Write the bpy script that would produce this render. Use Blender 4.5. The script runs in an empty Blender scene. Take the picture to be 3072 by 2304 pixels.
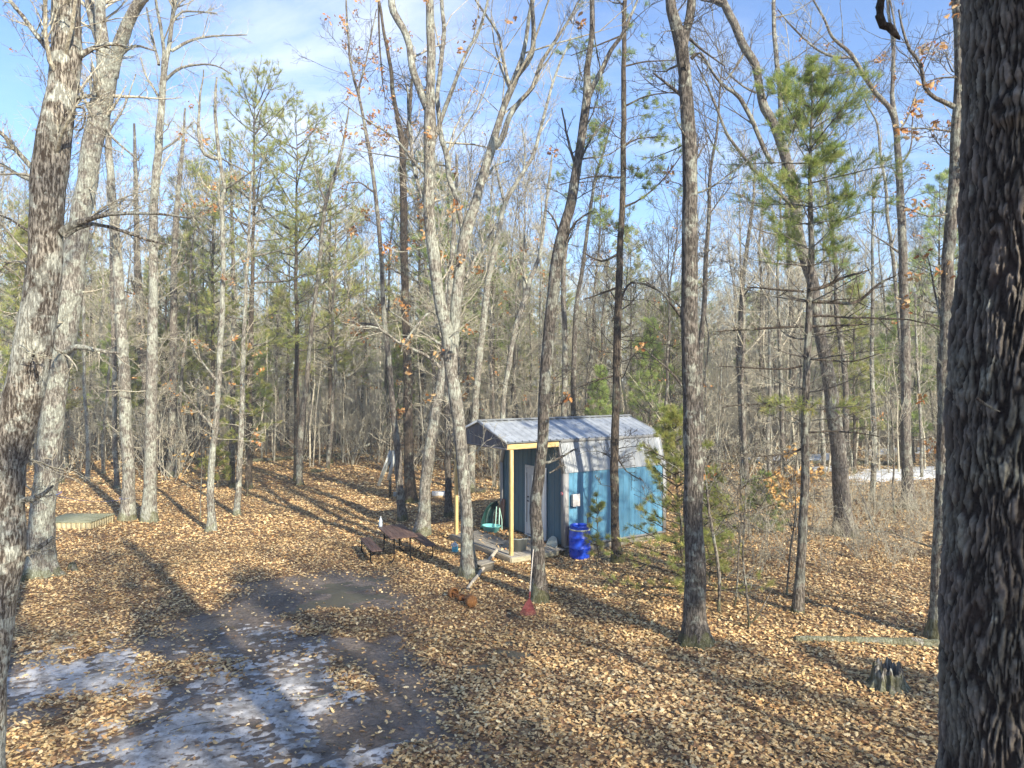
import bpy, math, random
import numpy as np
from mathutils import Vector, Matrix, Euler
random.seed(7)
RS = np.random.RandomState
S = bpy.context.scene
COL = S.collection

# ---------------------------------------------------------------- camera, world, sun
H = 4.92                        # height of the viewpoint above the forest floor
cam = bpy.data.objects.new('camera', bpy.data.cameras.new('camera'))
COL.objects.link(cam); S.camera = cam
cam.location = (0, 0, H); cam.rotation_euler = (math.radians(90), 0, 0)
cam.data.sensor_width = 36; cam.data.lens = 24.96
cam.data.shift_y = -0.0039
cam.data.clip_start = 0.05; cam.data.clip_end = 3000
SUN_AZ = math.radians(-36)      # shadows run this way, measured from +Y towards +X
SUN_EL = math.radians(29)
W = bpy.data.worlds.new('World'); S.world = W; W.use_nodes = True
nt = W.node_tree; nt.nodes.clear()
def N(nt, typ, **kw):
    n = nt.nodes.new(typ)
    for k, v in kw.items():
        if k.startswith('i_'):
            n.inputs[int(k[2:])].default_value = v
        else: setattr(n, k, v)
    return n
L = lambda nt, a, b: nt.links.new(a, b)
sky = N(nt, 'ShaderNodeTexSky', sky_type='NISHITA', sun_disc=False, sun_elevation=SUN_EL)
sky.sun_rotation = SUN_AZ + math.pi
sky.air_density = 1.0; sky.dust_density = 0.35; sky.ozone_density = 3.0
tc = N(nt, 'ShaderNodeTexCoord')
sep = N(nt, 'ShaderNodeSeparateXYZ'); L(nt, tc.outputs['Generated'], sep.inputs[0])
zc = N(nt, 'ShaderNodeMath', operation='ADD', i_1=0.16); L(nt, sep.outputs[2], zc.inputs[0])
zm = N(nt, 'ShaderNodeMath', operation='MAXIMUM', i_1=0.03); L(nt, zc.outputs[0], zm.inputs[0])
dx = N(nt, 'ShaderNodeMath', operation='DIVIDE'); L(nt, sep.outputs[0], dx.inputs[0]); L(nt, zm.outputs[0], dx.inputs[1])
dy = N(nt, 'ShaderNodeMath', operation='DIVIDE'); L(nt, sep.outputs[1], dy.inputs[0]); L(nt, zm.outputs[0], dy.inputs[1])
cb = N(nt, 'ShaderNodeCombineXYZ'); L(nt, dx.outputs[0], cb.inputs[0]); L(nt, dy.outputs[0], cb.inputs[1])
mp = N(nt, 'ShaderNodeMapping'); mp.inputs['Scale'].default_value = (0.75, 1.5, 1); mp.inputs['Rotation'].default_value = (0, 0, 0.35)
L(nt, cb.outputs[0], mp.inputs[0])
n1 = N(nt, 'ShaderNodeTexNoise'); n1.inputs['Scale'].default_value = 1.3; n1.inputs['Detail'].default_value = 9
n1.inputs['Roughness'].default_value = 0.6; n1.inputs['Distortion'].default_value = 0.35
L(nt, mp.outputs[0], n1.inputs['Vector'])
# one brighter cloud high on the left of the view
vd = N(nt, 'ShaderNodeVectorMath', operation='DOT_PRODUCT'); L(nt, tc.outputs['Generated'], vd.inputs[0])
vd.inputs[1].default_value = Vector((-0.30, 0.87, 0.42)).normalized()
mr = N(nt, 'ShaderNodeMapRange'); mr.inputs[1].default_value = 0.94; mr.inputs[2].default_value = 1.0
mr.inputs[3].default_value = 0.0; mr.inputs[4].default_value = 0.09; L(nt, vd.outputs['Value'], mr.inputs[0])
ad = N(nt, 'ShaderNodeMath', operation='ADD'); L(nt, n1.outputs[0], ad.inputs[0]); L(nt, mr.outputs[0], ad.inputs[1])
cr = N(nt, 'ShaderNodeMapRange', interpolation_type='SMOOTHSTEP'); cr.inputs[1].default_value = 0.47; cr.inputs[2].default_value = 0.86
cr.inputs[3].default_value = 0.0; cr.inputs[4].default_value = 0.72; L(nt, ad.outputs[0], cr.inputs[0])
mx = N(nt, 'ShaderNodeMixRGB'); sm = N(nt, 'ShaderNodeMixRGB', blend_type='MULTIPLY'); sm.inputs[0].default_value = 1; sm.inputs[2].default_value = (.74, .82, .95, 1); L(nt, sky.outputs[0], sm.inputs[1])
L(nt, cr.outputs[0], mx.inputs[0]); L(nt, sm.outputs[0], mx.inputs[1])
mx.inputs[2].default_value = (5.1, 5.2, 5.5, 1)
bg = N(nt, 'ShaderNodeBackground'); bg.inputs[1].default_value = 0.15
L(nt, mx.outputs[0], bg.inputs[0])
wo = N(nt, 'ShaderNodeOutputWorld'); L(nt, bg.outputs[0], wo.inputs[0])
sl = bpy.data.lights.new('sun', 'SUN'); sl.energy = 5.0; sl.angle = math.radians(0.8); sl.color = (1.0, 0.915, 0.74)
so = bpy.data.objects.new('sun', sl); COL.objects.link(so)
sdir = Vector((math.sin(SUN_AZ)*math.cos(SUN_EL), math.cos(SUN_AZ)*math.cos(SUN_EL), -math.sin(SUN_EL)))  # light travels this way
so.rotation_euler = sdir.to_track_quat('-Z', 'Y').to_euler(); so.location = (10, -14, 20)
S.view_settings.view_transform = 'Standard'; S.view_settings.look = 'None'
S.view_settings.exposure = 1.06; S.view_settings.gamma = 1
S.render.engine = 'CYCLES'
S.cycles.max_bounces = 5; S.cycles.diffuse_bounces = 3; S.cycles.transparent_max_bounces = 6

# ---------------------------------------------------------------- numpy helpers
def hsh(ix, iy, iz, seed):
    h = (ix.astype(np.int64)*374761393 + iy.astype(np.int64)*668265263 + iz.astype(np.int64)*2147483647 + seed*974634777) & 0xFFFFFFFF
    h = ((h ^ (h >> 13))*1274126177) & 0xFFFFFFFF
    return ((h ^ (h >> 16)) & 0xFFFFFF)/float(0xFFFFFF)
def noise3(x, y, z, seed=0):
    x = np.asarray(x, float); y = np.asarray(y, float)+x*0; z = np.asarray(z, float)+x*0
    ix, iy, iz = np.floor(x), np.floor(y), np.floor(z)
    fx, fy, fz = x-ix, y-iy, z-iz
    fx, fy, fz = [f*f*(3-2*f) for f in (fx, fy, fz)]
    r = 0
    for a in (0, 1):
        for b in (0, 1):
            for c in (0, 1):
                r = r + hsh(ix+a, iy+b, iz+c, seed)*(fx if a else 1-fx)*(fy if b else 1-fy)*(fz if c else 1-fz)
    return r
def fbm(x, y, z=0, seed=0, oct=4):
    r = 0; a = .5; s = 1.
    for o in range(oct):
        r = r + a*noise3(x*s, y*s, np.asarray(z)*s, seed+o); a *= .5; s *= 2.03
    return r/(1-.5**oct)
def hgt(x, y):
    x = np.asarray(x, float); y = np.asarray(y, float)
    r = np.sqrt(x*x+y*y)
    near = (fbm(x*.35, y*.35, 0, 3, 4)-.5)*.16 + (fbm(x*1.7, y*1.7, 0, 9, 2)-.5)*.05
    far = np.clip((r-45)/80, 0, 1)*(fbm(x*.03, y*.03, 0, 5, 3)-.4)*3.0
    return near + far
def hz(x, y): return float(hgt(np.array([x]), np.array([y]))[0])
def nrm(v): return v/np.maximum(np.linalg.norm(v, axis=-1, keepdims=True), 1e-9)

class Geo:
    def __init__(s): s.v = []; s.f = {}; s.c = []; s.n = 0; s.hasc = False
    def add(s, v, f, c=None):
        v = np.asarray(v, float).reshape(-1, 3); f = np.asarray(f)
        if len(f) == 0: return s
        s.f.setdefault(f.shape[1], []).append(f+s.n); s.v.append(v); s.n += len(v)
        if c is None: s.c.append(np.ones((len(v), 3))*.5)
        else:
            s.hasc = True; s.c.append(np.broadcast_to(np.asarray(c, float), (len(v), 3)))
        return s
    def xf(s, M):
        M = np.array(M)
        s.v = [v@M[:3, :3].T+M[:3, 3] for v in s.v]; return s
    def merge(s, g):
        for k, fs in g.f.items(): s.f.setdefault(k, []).extend([f+s.n for f in fs])
        s.v += g.v; s.c += g.c; s.n += g.n; s.hasc |= g.hasc; return s
    def mesh(s, name, mat, smooth=False):
        me = bpy.data.meshes.new(name)
        V = np.concatenate(s.v); me.vertices.add(len(V)); me.vertices.foreach_set('co', V.ravel())
        loops = []; starts = []; o = 0
        for k, fs in s.f.items():
            F = np.concatenate(fs); loops.append(F.ravel()); starts.append(o+np.arange(len(F))*k); o += F.size
        loops = np.concatenate(loops).astype(np.int32); starts = np.concatenate(starts).astype(np.int32)
        me.loops.add(len(loops)); me.loops.foreach_set('vertex_index', loops)
        me.polygons.add(len(starts)); me.polygons.foreach_set('loop_start', starts)
        if smooth: me.polygons.foreach_set('use_smooth', np.ones(len(starts), bool))
        if s.hasc:
            ca = me.color_attributes.new('Col', 'FLOAT_COLOR', 'POINT')
            C = np.concatenate(s.c); ca.data.foreach_set('color', np.concatenate([C, np.ones((len(C), 1))], 1).astype(np.float32).ravel())
        me.update(calc_edges=True); me.validate()
        if mat: me.materials.append(mat)
        return me

def tag(o, label=None, cat=None, group=None, kind=None):
    if label: o['label'] = label
    if cat: o['category'] = cat
    if group: o['group'] = group
    if kind: o['kind'] = kind
    return o
def empty(name, loc=(0, 0, 0), rz=0):
    o = bpy.data.objects.new(name, None); COL.objects.link(o); o.location = loc; o.rotation_euler = (0, 0, rz)
    o.empty_display_size = .2
    return o
def obj(name, geo, mat, parent=None, smooth=False, bevel=0, loc=None):
    me = geo.mesh(name, mat, smooth) if isinstance(geo, Geo) else geo
    o = bpy.data.objects.new(name, me); COL.objects.link(o)
    if parent: o.parent = parent
    if loc is not None: o.location = loc
    if bevel:
        m = o.modifiers.new('bevel', 'BEVEL'); m.width = bevel; m.segments = 2; m.limit_method = 'ANGLE'
    return o

def tubes(P, R, k, caps=False):
    """P (N,M,3) R (N,M) -> verts, quads"""
    P = np.asarray(P, float); R = np.asarray(R, float)
    n, m, _ = P.shape
    T = np.gradient(P, axis=1); T = nrm(T)
    over = nrm(P[:, -1]-P[:, 0])
    ref = np.where(np.abs(over[:, 2:3]) > .7, np.array([[1., 0.13, 0]]), np.array([[0.1, 0.05, 1.]]))
    A = nrm(np.cross(T, ref[:, None, :])); B = np.cross(T, A)
    th = np.arange(k)*2*math.pi/k
    ring = A[:, :, None, :]*np.cos(th)[None, None, :, None]+B[:, :, None, :]*np.sin(th)[None, None, :, None]
    V = P[:, :, None, :]+ring*R[:, :, None, None]
    idx = np.arange(n*m*k).reshape(n, m, k)
    a = idx[:, :-1, :]; b = np.roll(idx, -1, axis=2)[:, :-1, :]; c = np.roll(idx, -1, axis=2)[:, 1:, :]; d = idx[:, 1:, :]
    F = np.stack([a, b, c, d], -1).reshape(-1, 4)
    return V.reshape(-1, 3), F
def rodg(p0, p1, r0, r1=None, k=10):
    g = Geo(); r1 = r0 if r1 is None else r1
    p0 = np.array(p0, float); p1 = np.array(p1, float)
    v, f = tubes(np.array([[p0, (p0+p1)/2, p1]]), np.array([[r0, (r0+r1)/2, r1]]), k); g.add(v, f)
    for c, o in ((p0, 0), (p1, 2*k)):
        g.add(v[o:o+k], np.array([list(range(k))]))
    return g
def pathg(pts, r, k=8):
    pts = np.array(pts, float); r = np.broadcast_to(np.array(r, float), (len(pts),))
    g = Geo(); v, f = tubes(pts[None], r[None], k); g.add(v, f)
    g.add(v[:k], np.array([list(range(k))])); g.add(v[-k:], np.array([list(range(k))]))
    return g
BF = np.array([[0, 3, 2, 1], [4, 5, 6, 7], [0, 1, 5, 4], [1, 2, 6, 5], [2, 3, 7, 6], [3, 0, 4, 7]])
def boxg(x0, x1, y0, y1, z0, z1):
    v = [(x0, y0, z0), (x1, y0, z0), (x1, y1, z0), (x0, y1, z0), (x0, y0, z1), (x1, y0, z1), (x1, y1, z1), (x0, y1, z1)]
    return Geo().add(v, BF)
def beam(p0, p1, w, h, up=(0, 0, 1)):
    p0 = np.array(p0, float); p1 = np.array(p1, float); t = nrm(p1-p0); up = np.array(up, float)
    s = nrm(np.cross(t, up)); u = np.cross(s, t)
    v = []
    for p in (p0, p1):
        for a, b in ((-1, -1), (1, -1), (1, 1), (-1, 1)): v.append(p+s*a*w/2+u*b*h/2)
    return Geo().add(v, BF)
def lathe(prof, k=32, c=(0, 0, 0)):
    pr = np.array(prof, float); th = np.arange(k)*2*math.pi/k
    V = np.stack([pr[:, None, 0]*np.cos(th), pr[:, None, 0]*np.sin(th), pr[:, None, 1]+th*0], -1)+np.array(c)
    m = len(pr); idx = np.arange(m*k).reshape(m, k); b = np.roll(idx, -1, 1)
    F = np.stack([idx[:-1], b[:-1], b[1:], idx[1:]], -1).reshape(-1, 4)
    return Geo().add(V, F)

# ---------------------------------------------------------------- materials
def mat(name):
    m = bpy.data.materials.new(name); m.use_nodes = True; nt = m.node_tree; nt.nodes.clear()
    out = N(nt, 'ShaderNodeOutputMaterial'); p = N(nt, 'ShaderNodeBsdfPrincipled'); L(nt, p.outputs[0], out.inputs[0])
    return m, nt, p, out
def posn(nt, scale=(1, 1, 1), coord='pos', rot=(0, 0, 0)):
    mp = N(nt, 'ShaderNodeMapping'); mp.inputs['Scale'].default_value = scale; mp.inputs['Rotation'].default_value = rot
    if coord == 'pos': g = N(nt, 'ShaderNodeNewGeometry'); L(nt, g.outputs['Position'], mp.inputs[0])
    else: g = N(nt, 'ShaderNodeTexCoord'); L(nt, g.outputs['Object'], mp.inputs[0])
    return mp.outputs[0]
def noi(nt, vec, scale, detail=4, rough=.55, dist=0):
    n = N(nt, 'ShaderNodeTexNoise'); n.inputs['Scale'].default_value = scale; n.inputs['Detail'].default_value = detail
    n.inputs['Roughness'].default_value = rough; n.inputs['Distortion'].default_value = dist; L(nt, vec, n.inputs['Vector']); return n.outputs[0]
def rng(nt, v, a, b, c=0., d=1., smooth=True):
    n = N(nt, 'ShaderNodeMapRange'); n.interpolation_type = 'SMOOTHSTEP' if smooth else 'LINEAR'
    for i, x in enumerate((a, b, c, d)): n.inputs[i+1].default_value = x
    L(nt, v, n.inputs[0]); return n.outputs[0]
def mix(nt, f, a, b, mode='MIX'):
    n = N(nt, 'ShaderNodeMixRGB', blend_type=mode)
    for i, x in enumerate((f, a, b)):
        if isinstance(x, (tuple, list)): n.inputs[i].default_value = (*x[:3], 1)
        elif isinstance(x, (int, float)): n.inputs[i].default_value = x
        else: L(nt, x, n.inputs[i])
    return n.outputs[0]
def mth(nt, op, a, b=None):
    n = N(nt, 'ShaderNodeMath', operation=op)
    for i, x in enumerate((a, b)):
        if x is None: continue
        if isinstance(x, (int, float)): n.inputs[i].default_value = x
        else: L(nt, x, n.inputs[i])
    return n.outputs[0]
def bump(nt, p, h, strength=.5, dist=.02):
    b = N(nt, 'ShaderNodeBump'); b.inputs['Strength'].default_value = strength; b.inputs['Distance'].default_value = dist
    L(nt, h, b.inputs['Height']); L(nt, b.outputs[0], p.inputs['Normal'])
def attr(nt, name='Col'):
    a = N(nt, 'ShaderNodeAttribute', attribute_name=name); return a.outputs['Color']

def bark(name, dark, light, lichen, lich_amt=.5, scale=1., moss=.5, vs=.22):
    m, nt, p, o = mat(name)
    v = posn(nt, (1, 1, vs)); v0 = posn(nt)
    fiss = noi(nt, v, 34*scale, 6, .66, .1); big = noi(nt, v0, 1.6, 3)
    f = rng(nt, fiss, .40, .58)
    c = mix(nt, f, dark, light)
    lf = noi(nt, v0, 5.5, 5, .62, .3); lb = rng(nt, big, .35, .7, -.12, .12)
    lf = mth(nt, 'ADD', lf, lb)
    lm = rng(nt, lf, .62-.22*lich_amt, .70-.20*lich_amt, 0, .85)
    fine = noi(nt, v0, 40, 3); lc = mix(nt, fine, tuple(x*.72 for x in lichen), tuple(min(1, x*1.2) for x in lichen))
    c = mix(nt, mth(nt, 'MULTIPLY', lm, rng(nt, f, 0, 1, .45, 1)), c, lc)
    if moss:
        g = N(nt, 'ShaderNodeNewGeometry'); sp = N(nt, 'ShaderNodeSeparateXYZ'); L(nt, g.outputs['Position'], sp.inputs[0])
        mz = rng(nt, sp.outputs[2], .05, .55, .3, -.05); mm = rng(nt, mth(nt, 'ADD', noi(nt, v0, 3.1, 4), mz), .66, .74, 0, moss)
        c = mix(nt, mm, c, (.12, .13, .035))
    # broad vertical wear
    vv = noi(nt, posn(nt, (1, 1, .75)), 3.4, 9, .72); c = mix(nt, rng(nt, vv, .46, .62, 0, .45), c, tuple(x*1.15 for x in dark))
    sp_ = noi(nt, v0, 13, 4, .6); c = mix(nt, rng(nt, sp_, .62, .69, 0, .55*lich_amt), c, tuple(min(1, x*1.25) for x in lichen))
    L(nt, c, p.inputs['Base Color']); p.inputs['Roughness'].default_value = .9; p.inputs['Specular IOR Level'].default_value = .2
    bump(nt, p, mth(nt, 'ADD', f, mth(nt, 'MULTIPLY', lm, .3)), .8, .018)
    return m
M = {}
M['bark_pale'] = bark('bark_pale', (.10, .085, .07), (.33, .305, .26), (.47, .49, .41), .85)
M['bark_grey'] = bark('bark_grey', (.065, .053, .045), (.24, .21, .175), (.38, .39, .32), .6)
M['bark_brown'] = bark('bark_brown', (.045, .038, .033), (.19, .165, .14), (.37, .38, .32), .5)
M['bark_pine'] = bark('bark_pine', (.035, .028, .023), (.14, .11, .085), (.27, .28, .21), .22)
M['bark_mottled'] = bark('bark_mottled', (.06, .045, .034), (.36, .32, .265), (.56, .57, .49), .8, 1.3)

M['twig'] = bark('twig', (.38, .33, .25), (.64, .59, .46), (.63, .64, .51), .4, 1., 0)
def foliage(name, trans=.35, rough=.6, gain=1.0):
    m, nt, p, o = mat(name)
    c = attr(nt)
    if gain != 1: c = mix(nt, 1, c, (gain, gain, gain), 'MULTIPLY')
    L(nt, c, p.inputs['Base Color']); p.inputs['Roughness'].default_value = rough; p.inputs['Specular IOR Level'].default_value = .25
    t = N(nt, 'ShaderNodeBsdfTranslucent'); L(nt, c, t.inputs[0])
    ms = N(nt, 'ShaderNodeMixShader'); ms.inputs[0].default_value = trans
    L(nt, p.outputs[0], ms.inputs[1]); L(nt, t.outputs[0], ms.inputs[2]); L(nt, ms.outputs[0], o.inputs[0])
    return m
M['needles'] = foliage('needles', .45, .5)
M['leaf'] = foliage('leaf', .3, .7)
M['litter'] = foliage('litter', .12, .75)
def plain(name, col, rough=.6, metal=0, var=.25, nscale=6, spec=.5, coord='obj', bmp=0, stretch=(1, 1, 1), dirt=None):
    m, nt, p, o = mat(name)
    v = posn(nt, stretch, coord); n = noi(nt, v, nscale, 5, .6)
    c = mix(nt, rng(nt, n, .3, .7), tuple(x*(1-var) for x in col), tuple(min(1, x*(1+var)) for x in col))
    if dirt:
        n2 = noi(nt, v, nscale*.37, 6, .65); c = mix(nt, rng(nt, n2, .5, .72, 0, .7), c, dirt)
    L(nt, c, p.inputs['Base Color']); p.inputs['Metallic'].default_value = metal
    p.inputs['Specular IOR Level'].default_value = spec
    L(nt, rng(nt, n, 0, 1, max(.02, rough-.12), min(1, rough+.12)), p.inputs['Roughness'])
    if bmp: bump(nt, p, n, bmp, .01)
    return m
def wood(name, a, b, axis='x', rough=.8, sc=1., grey=None):
    m, nt, p, o = mat(name)
    st = {'x': (.12, 1, 1), 'y': (1, .12, 1), 'z': (1, 1, .12)}[axis]
    v = posn(nt, st, 'obj'); n = noi(nt, v, 26*sc, 5, .65, .8); n2 = noi(nt, posn(nt, (1, 1, 1), 'obj'), 2.2, 4)
    c = mix(nt, rng(nt, n, .32, .68), a, b)
    if grey: c = mix(nt, rng(nt, n2, .42, .62, 0, .8), c, grey)
    L(nt, c, p.inputs['Base Color']); p.inputs['Roughness'].default_value = rough; p.inputs['Specular IOR Level'].default_value = .25
    bump(nt, p, n, .4, .004); return m


# ---------------------------------------------------------------- placing: a photo point (source pixels) seen at a depth, or on the floor
FP = 2130.0; CX = 1536.0; HY = 1140.0
def gnd(X, Y, z=0.0):
    d = FP*(H-z)/(Y-HY); return np.array([(X-CX)*d/FP, d, z])
def at(X, Y, d): return np.array([(X-CX)*d/FP, d, H-(Y-HY)*d/FP])
FG = 4601.0; GX = 3318.0; GY = 2462.0      # the same in the finer tracing grid
def gg(X, Y, d): return np.array([(X-GX)*d/FG, d, H-(Y-GY)*d/FG])

# ---------------------------------------------------------------- ground
def inpoly(px, py, poly):
    """signed distance, positive inside"""
    poly = np.array(poly); ins = np.zeros(px.shape, bool); dist = np.full(px.shape, 1e9)
    n = len(poly)
    for i in range(n):
        x0, y0 = poly[i]; x1, y1 = poly[(i+1) % n]
        c = ((y0 > py) != (y1 > py)) & (px < (x1-x0)*(py-y0)/((y1-y0) if y1 != y0 else 1e-9)+x0)
        ins ^= c
        ex, ey = x1-x0, y1-y0; t = np.clip(((px-x0)*ex+(py-y0)*ey)/(ex*ex+ey*ey+1e-12), 0, 1)
        dist = np.minimum(dist, np.hypot(px-x0-t*ex, py-y0-t*ey))
    return np.where(ins, dist, -dist)
def gpoly(pts): return [tuple(gnd(X, Y)[:2]) for X, Y in pts]
MUD = gpoly([(-500, 1960), (150, 1985), (480, 1900), (640, 1830), (700, 1760), (860, 1735), (1020, 1700), (1130, 1730), (1180, 1790), (1150, 1850),
             (1230, 1920), (1290, 2010), (1340, 2130), (1400, 2230), (1330, 2304), (1200, 2420), (1150, 2700), (1000, 3300), (-600, 3300), (100, 2500), (260, 2304), (330, 2200), (120, 2170), (-200, 2200), (-700, 2100)])
ISL = [gpoly(p) for p in ([(860, 1840), (980, 1815), (1160, 1830), (1190, 1900), (1060, 1925), (900, 1905)],
                          [(430, 1975), (620, 1960), (760, 1985), (730, 2030), (560, 2050), (430, 2110), (350, 2190), (200, 2160), (150, 2080), (300, 2060)],
                          [(960, 2000), (1070, 1990), (1110, 2060), (1020, 2090)],
                          [(1180, 2240), (1420, 2250), (1400, 2330), (1150, 2330)])]
ICE = [gpoly(p) for p in ([(-100, 2010), (180, 1965), (340, 1945), (480, 1985), (430, 2060), (180, 2105), (0, 2110), (-100, 2110)],
                          [(760, 1925), (800, 1895), (860, 1925), (865, 1985), (780, 1998), (735, 1970)],
                          [(640, 2030), (760, 2010), (930, 1990), (985, 2000), (990, 2080), (940, 2150), (860, 2215), (760, 2304), (650, 2450), (180, 2450), (290, 2240), (420, 2150), (540, 2100)],
                          [(1000, 2280), (1080, 2260), (1100, 2330), (1000, 2360)])]
WET = [gpoly([(900, 1780), (960, 1750), (1090, 1745), (1160, 1790), (1120, 1835), (1000, 1830), (900, 1825)]),
       gpoly([(1390, 1935), (1450, 1920), (1515, 1930), (1510, 1955), (1430, 1968), (1395, 1955)])]
SNOW = [gpoly(p) for p in ([(2560, 1425), (2620, 1412), (2840, 1400), (2860, 1432), (2700, 1440), (2580, 1450)],
                           [(2230, 1372), (2330, 1366), (2480, 1360), (2560, 1370), (2480, 1384), (2300, 1386)],
                           [(2430, 1405), (2500, 1400), (2520, 1410), (2440, 1416)], [(2600, 1350), (2850, 1345), (2850, 1362), (2620, 1366)])]
def mudf(x, y):
    s = inpoly(x, y, MUD)+(fbm(x*1.1, y*1.1, 0, 21, 4)-.5)*1.6
    m = np.clip(s/1.0+.6, 0, 1)
    for p in ISL:
        q = inpoly(x, y, p)+(fbm(x*2.3, y*2.3, 0, 25, 4)-.5)*1.2
        m = m*(1-np.clip(q/.2+.5, 0, 1)*.9)
    return m
def icef(x, y):
    r = np.full(x.shape, -9.)
    for p in ICE: r = np.maximum(r, inpoly(x, y, p))
    return np.clip(r, -3, .55)*.75+(fbm(x*1.7+3, y*2.3, 0, 31, 6)-.5)*2.2+(fbm(x*9, y*12, 0, 35, 4)-.5)*2.4-.33
def wetf(x, y):
    m = np.full(x.shape, -9.)
    for p in WET: m = np.maximum(m, inpoly(x, y, p))
    return m*.6+(fbm(x*1.6, y*3.2, 0, 41, 6)-.5)*2.2-.1
def grid(xs, ys):
    X, Y = np.meshgrid(xs, ys); n, m = X.shape; idx = np.arange(n*m).reshape(n, m)
    F = np.stack([idx[:-1, :-1], idx[:-1, 1:], idx[1:, 1:], idx[1:, :-1]], -1).reshape(-1, 4)
    return X, Y, F
def axis(lo, a, b, hi, st, gr):
    c = list(np.arange(a, b, st)); v = b; s = st
    while v < hi: c.append(v); s *= gr; v += s
    c.append(hi); v = a; s = st
    while v > lo: s *= gr; v -= s; c.insert(0, v)
    return np.array(sorted(c))
xs = axis(-900, -13, 13, 900, .11, 1.09); ys = axis(-700, 5, 30, 1100, .11, 1.09)
X, Y, F = grid(xs, ys)
Z = hgt(X, Y); mud = mudf(X.ravel(), Y.ravel()).reshape(X.shape)
Z = Z-mud*.035
ground_geo = Geo().add(np.stack([X, Y, Z], -1).reshape(-1, 3), F, np.stack([mud.ravel(), mud.ravel()*0, mud.ravel()*0], -1))
m, nt, p, o = mat('forest_floor')
v = posn(nt); a = attr(nt); sp = N(nt, 'ShaderNodeSeparateColor'); L(nt, a, sp.inputs[0]); mk = sp.outputs[0]
vo = N(nt, 'ShaderNodeTexVoronoi'); vo.inputs['Scale'].default_value = 11; vo.inputs['Randomness'].default_value = 1
wv = N(nt, 'ShaderNodeVectorMath', operation='ADD'); L(nt, v, wv.inputs[0])
nn = N(nt, 'ShaderNodeTexNoise'); nn.inputs['Scale'].default_value = 9; L(nt, v, nn.inputs[0])
ns = N(nt, 'ShaderNodeVectorMath', operation='SCALE'); ns.inputs['Scale'].default_value = .16; L(nt, nn.outputs['Color'], ns.inputs[0]); L(nt, ns.outputs[0], wv.inputs[1])
L(nt, wv.outputs[0], vo.inputs['Vector'])
ramp = N(nt, 'ShaderNodeValToRGB'); L(nt, vo.outputs['Color'], ramp.inputs[0])
el = ramp.color_ramp.elements; el[0].position = .1; el[0].color = (.14, .08, .045, 1); el[1].position = .9; el[1].color = (.55, .37, .19, 1)
for q, c in ((.35, (.23, .135, .068, 1)), (.6, (.36, .22, .11, 1)), (.75, (.44, .28, .145, 1))):
    e = el.new(q); e.color = c
edge = rng(nt, vo.outputs['Distance'], .02, .75, 1, .55)
lit = mix(nt, 1, ramp.outputs[0], edge, 'MULTIPLY')
b1 = noi(nt, v, .55, 5, .6)
lit = mix(nt, rng(nt, b1, .42, .68, 0, .5), lit, (.16, .10, .062))
b2 = noi(nt, v, 1.3, 6, .65); b3 = noi(nt, v, 14, 5, .7)
mc = mix(nt, rng(nt, b2, .35, .65), (.115, .092, .074), (.25, .205, .17))
mc = mix(nt, rng(nt, b3, .35, .7, 0, .6), mc, (.075, .055, .042))
fac = rng(nt, mth(nt, 'ADD', mk, rng(nt, b3, .3, .7, -.25, .25)), .35, .65)
L(nt, mix(nt, fac, lit, mc), p.inputs['Base Color'])
wetn = rng(nt, noi(nt, v, .9, 4), .4, .62, .75, .33)
ro = N(nt, 'ShaderNodeMix'); L(nt, fac, ro.inputs[0]); ro.inputs[2].default_value = .9; L(nt, wetn, ro.inputs[3]); L(nt, ro.outputs[0], p.inputs['Roughness'])
p.inputs['Specular IOR Level'].default_value = .4
bump(nt, p, mth(nt, 'ADD', vo.outputs['Distance'], mth(nt, 'MULTIPLY', b3, .6)), .8, .035)
M['ground'] = m
go = obj('ground', ground_geo, m, smooth=True); tag(go, kind='structure')

def sheet(name, f, x0, x1, y0, y1, st, mt, amp=.03, base=.0, mx=.008):
    X, Y, F = grid(np.arange(x0, x1, st), np.arange(y0, y1, st))
    m = f(X.ravel(), Y.ravel()).reshape(X.shape)
    g0 = hgt(X, Y)-mudf(X.ravel(), Y.ravel()).reshape(X.shape)*.035
    Z = g0+base+np.clip(m*amp, -.1, mx)
    keep = (m.ravel()[F] > -.8).any(1)
    g = Geo().add(np.stack([X, Y, Z], -1).reshape(-1, 3), F[keep])
    o = obj(name, g, mt, smooth=True); tag(o, kind='structure'); return o
m, nt, p, o = mat('ice'); v = posn(nt)
c = mix(nt, rng(nt, noi(nt, v, 2.6, 6, .65, .5), .36, .64), (.24, .22, .20), (.58, .56, .54))
c = mix(nt, rng(nt, noi(nt, v, 11, 6, .7), .50, .66, 0, .85), c, (.13, .11, .10))
L(nt, c, p.inputs['Base Color']); L(nt, rng(nt, noi(nt, v, 6, 4), .3, .7, .22, .6), p.inputs['Roughness'])
bump(nt, p, noi(nt, v, 9, 5), .25, .01); M['ice'] = m
sheet('ice', icef, -11, -1, 6.0, 14.5, .04, M['ice'], .045, .012, .010)
m, nt, p, o = mat('puddle'); v = posn(nt)
L(nt, mix(nt, noi(nt, v, 5, 4), (.075, .064, .052), (.12, .115, .075)), p.inputs['Base Color']); p.inputs['Roughness'].default_value = .42
bump(nt, p, noi(nt, v, 22, 3), .06, .01); M['wet'] = m
sheet('puddle', wetf, -5.5, .5, 12, 18.5, .06, M['wet'], .05, .0, .004)
m, nt, p, o = mat('snow'); v = posn(nt)
L(nt, mix(nt, rng(nt, noi(nt, v, 3, 5), .3, .7), (.62, .64, .68), (.86, .88, .9)), p.inputs['Base Color']); p.inputs['Roughness'].default_value = .6
bump(nt, p, noi(nt, v, 3, 5), .4, .05); M['snow'] = m
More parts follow.
